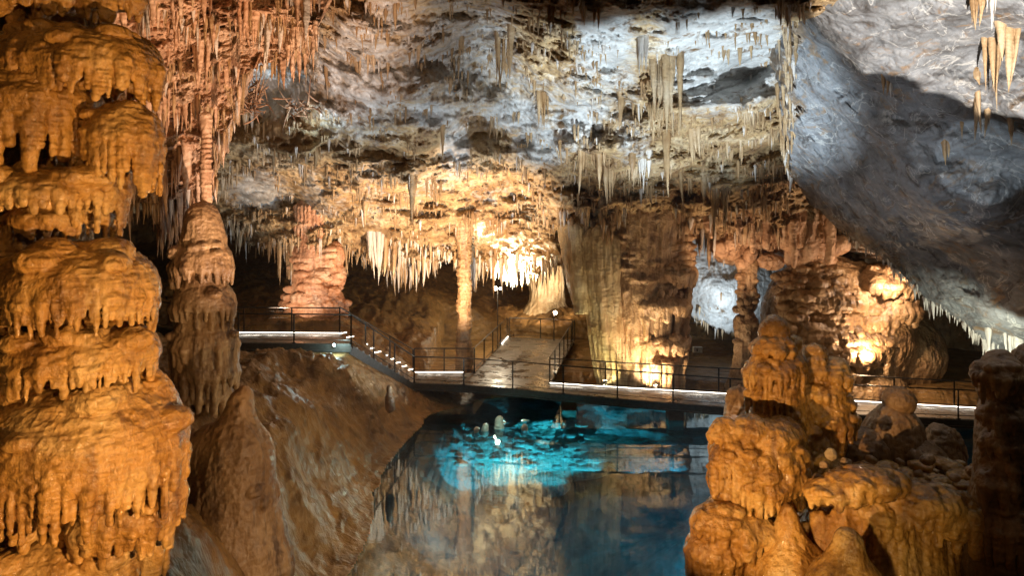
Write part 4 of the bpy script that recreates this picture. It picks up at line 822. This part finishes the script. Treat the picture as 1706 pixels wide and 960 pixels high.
def fringe(name, u0, u1, n, Lr, rr_, up=14, fanp=.1):
    S = SHEETS[name]
    for u in np.linspace(u0, u1, n):
        u = u + g.uniform(-3, 3); i = int(np.clip(np.searchsorted(S['u'], u), 0, len(S['u']) - 1)); row = S['V'][i]; v = row[-1] - g.uniform(0, up); j = int(np.argmin(abs(row - v))); p = S['P'][i, j]
        L = (Lr[0] + (Lr[1] - Lr[0]) * g.random() ** 2.2) * (.55 + .9 * max(0, vnoise(np.array([[u * .03, 0, 3.3]]))[0] + .3)); items.append((name, p + [0, g.uniform(0, .3), .12], L + .12, g.uniform(*rr_) * (.5 + L / Lr[1] * .6), g.random() < fanp, u, v, p[1]))
fringe('cave_ceiling', 350, 1000, 480, (.2, 1.3), (.03, .09)); fringe('cave_ceiling', 1000, 1400, 150, (.3, 1.0), (.04, .1))
fringe('cave_ceiling', 590, 1000, 160, (.4, 1.5), (.05, .12), 34, .2)
fringe('left_ceiling_curtain', 205, 370, 120, (.5, 1.6), (.035, .085), 40, .15); fringe('left_ceiling_curtain', 348, 402, 90, (.25, .9), (.03, .07), 10, .2); fringe('left_ceiling_curtain', 370, 520, 30, (.15, .5), (.03, .06), 12, .2)
fringe('right_ceiling_slab', 1520, 1740, 90, (.15, .6), (.03, .07), 8); fringe('right_ceiling_slab', 1630, 1720, 30, (.4, .95), (.05, .09), 10, .3); fringe('right_ceiling_slab', 1400, 1530, 40, (.1, .25), (.02, .05), 6)
fringe('low_ceiling_lobe', 1140, 1250, 40, (.1, .45), (.03, .06), 6)
# single ones that stand out in the photograph: u, v top, v tip, half width
BIG = [(625, 385, 478, 11, 'cave_ceiling'), (642, 392, 462, 7, 'cave_ceiling'), (655, 405, 470, 5, 'cave_ceiling'), (735, 195, 262, 6, 'cave_ceiling'), (1170, 205, 278, 17, 'cave_ceiling'), (1105, 95, 225, 16, 'cave_ceiling'), (1122, 90, 240, 13, 'cave_ceiling'), (1075, 55, 130, 9, 'cave_ceiling'), (1066, 60, 118, 6, 'cave_ceiling'), (1018, 280, 350, 10, 'cave_ceiling'),
       (1036, 150, 215, 8, 'cave_ceiling'), (998, 255, 315, 7, 'cave_ceiling'), (968, 250, 325, 5, 'cave_ceiling'), (1055, 250, 300, 8, 'cave_ceiling'), (1073, 258, 303, 9, 'cave_ceiling'), (1112, 215, 328, 6, 'cave_ceiling'), (1145, 290, 355, 9, 'cave_ceiling'), (1178, 290, 345, 11, 'cave_ceiling'), (1208, 285, 400, 9, 'cave_ceiling'), (1192, 300, 410, 6, 'cave_ceiling'),
       (980, 350, 430, 9, 'cave_ceiling'), (972, 355, 415, 6, 'cave_ceiling'), (605, 330, 378, 7, 'cave_ceiling'), (683, 300, 372, 8, 'cave_ceiling'), (905, 150, 215, 9, 'cave_ceiling'), (835, 60, 150, 9, 'cave_ceiling'), (850, 40, 130, 7, 'cave_ceiling'), (500, 0, 80, 8, 'left_ceiling_curtain'), (430, 20, 118, 12, 'left_ceiling_curtain'), (405, 0, 90, 13, 'left_ceiling_curtain'), (330, 60, 150, 14, 'left_ceiling_curtain'), (262, 240, 372, 7, 'left_ceiling_curtain'), (288, 250, 345, 9, 'left_ceiling_curtain'), (305, 240, 340, 8, 'left_ceiling_curtain'),
       (1483, 128, 168, 9, 'right_ceiling_slab'), (1492, 134, 160, 5, 'right_ceiling_slab'), (1582, 225, 275, 8, 'right_ceiling_slab'), (1590, 228, 262, 5, 'right_ceiling_slab'), (1652, 132, 250, 17, 'right_ceiling_slab'), (1668, 60, 185, 14, 'right_ceiling_slab'), (1690, 40, 150, 18, 'right_ceiling_slab'), (1640, -20, 60, 12, 'right_ceiling_slab'), (1662, -20, 45, 10, 'right_ceiling_slab'), (1695, 195, 240, 5, 'right_ceiling_slab'), (1612, 200, 232, 4, 'right_ceiling_slab'), (1690, 560, 622, 9, 'right_ceiling_slab'), (1655, 548, 592, 7, 'right_ceiling_slab'), (1705, 565, 630, 8, 'right_ceiling_slab')]
for (u, v0, v1, hw, nm) in BIG:
    p = on_sheet(nm, u, v0); m_ = p[1] / F; p = p + [0, .2, .35]; items.append((nm, p, (v1 - v0) * m_ + .35, hw * m_, hw > 8, u, v0, p[1] * .2))
for k in range(70):
    u = g.uniform(930, 1155); v = g.uniform(330, 385); items.append(('cave_ceiling', P(u, v, 25.9 + .6 * abs(u - 1050) / 100 + g.uniform(-.3, .3)), g.uniform(.3, 1.15), g.uniform(.05, .12), g.random() < .25, u, v, 26.))
for k in range(110):
    v = g.uniform(-10, 345); u = 1318 + g.uniform(-16, 14) - .03 * v; p = on_sheet('right_ceiling_slab', u, v); items.append(('cave_ceiling', p + [0, .1, .2], g.uniform(.25, .8), g.uniform(.03, .08), g.random() < .2, u, v, p[1]))
sizes = np.array([it[2] * it[3] / it[7] ** 2 for it in items]); order = np.argsort(-sizes); NI = 290
def zone(it):
    nm, u, v = it[0], it[5], it[6]
    if nm == 'left_ceiling_curtain': return ('lower', 'of the left curtain over the tall brown column') if v > 200 else ('upper', 'on the floodlit pink curtain at the upper left')
    if nm == 'right_ceiling_slab': return ('lower', 'along the lower edge of the grey slab at right') if v > 300 else ('upper', 'on the bright upper right slab')
    if nm == 'low_ceiling_lobe': return ('lobe', 'on the blue-white rock behind the great column')
    if v > 380 and u < 600: return ('fringe', 'in the ceiling fringe beside the russet column')
    if v > 380 and u < 760: return ('fringe', 'in the ceiling fringe over the stairs and landing')
    if v > 380 and u < 980: return ('fringe', 'in the glowing fringe over the viewing platform')
    if u > 980 and v > 280: return ('mid', 'under the brown ceiling above the great column')
    if u < 700: return ('mid', 'on the mottled ceiling left of centre')
    if u < 980: return ('mid', 'on the central ceiling above the platform')
    return ('mid', 'on the pale ceiling right of centre')
Vs, Qs, nn, Vw, Qw, nw = [], [], 0, [], [], 0
for rank, k in enumerate(order):
    it = items[k]; nm, p, L, r_, isf, u, v, d_ = it
    white = (nm == 'right_ceiling_slab' and v > 400) or (v > 400 and 640 < u < 950 and k % 2) or (k % 7 == 0)
    mt = M_STW if white else (M_PNK if nm == 'left_ceiling_curtain' else M_STA)
    if rank < NI:
        V, Q = fan(L, r_ * .8, int(k)) if isf else stal(L, r_, int(k), 12, 16)
        me = raw_mesh('stalactite', V, Q, mt); o = link('stalactite', me); o.location = p
        z = zone(it); px = L * F / (d_ * (5 if d_ < 7 else 1)); kind = ('cluster of fused stalactites ' if isf else ('long ' if px > 55 else 'medium ' if px > 34 else 'short ') + ('stout ' if r_ / L > .14 else 'slender ') + ('whitish ' if white else 'pinkish ' if mt is M_PNK else 'tan ') + 'stalactite ')
        tag(o, kind + z[1], 'stalactite', 'stalactites ' + z[1])
    else:
        V, Q = fan(L, r_ * .8, int(k)) if isf else stal(L, r_, int(k), 7, 8)
        if white: Vw.append(V + p); Qw.append(Q + nw); nw += len(V)
        else: Vs.append(V + p); Qs.append(Q + nn); nn += len(V)
tag(link('stalactite_fringe', raw_mesh('stalactite_fringe', np.concatenate(Vs), np.concatenate(Qs), M_STA)), 'hundreds of small tan stalactites covering the ceiling', 'stalactites', None, 'stuff')
tag(link('white_stalactite_fringe', raw_mesh('white_stalactite_fringe', np.concatenate(Vw), np.concatenate(Qw), M_STW)), 'hundreds of small whitish stalactites covering the ceiling', 'stalactites', None, 'stuff')
# twig-like helictites sprouting round the pale hollow at the upper left
def twigs(u, v, d, ru, rv, n, lab, sd):
    g_ = np.random.default_rng(sd); Vt, Qt, c = [], [], 0
    for k in range(n):
        a = np.array(P(u + g_.normal(0, ru * .5), v + g_.normal(0, rv * .5), d)); dr = g_.normal(0, 1, 3) * (1, .8, .55) + (.5, -.5, 0); dr /= np.linalg.norm(dr); V, Q = stal(g_.uniform(.2, .55), g_.uniform(.018, .035), int(g_.integers(1e6)), 6, 7)
        z = dr; x = np.cross(z, (0, 0, 1)); x /= np.linalg.norm(x) + 1e-9; y = np.cross(z, x); V = a + V[:, :1] * x + V[:, 1:2] * y - V[:, 2:] * z + np.array([0, 0, 1]) * (V[:, 2:] ** 2) * g_.normal(0, 1.2)
        Vt.append(V); Qt.append(Q + c); c += len(V)
    tag(link('helictite_cluster', raw_mesh('helictite_cluster', np.concatenate(Vt), np.concatenate(Qt), M_PNK)), lab, 'helictites', None, 'stuff')
twigs(410, 165, 18.2, 34, 30, 150, 'tangled bush of twig-like helictites left of the blue-white hollow', 1)
twigs(500, 178, 20.5, 30, 10, 40, 'few twig-like helictites at the right rim of the blue-white hollow', 2)
twigs(300, 120, 15.6, 60, 30, 160, 'tangled helictites on the pink curtain beside the amber column', 3)
for o in sc.objects:
    if o.parent is None and o.type in ('MESH', 'EMPTY') and 'kind' not in o: o['kind'] = 'thing'
print('items', len(items), 'verts', nn + nw)
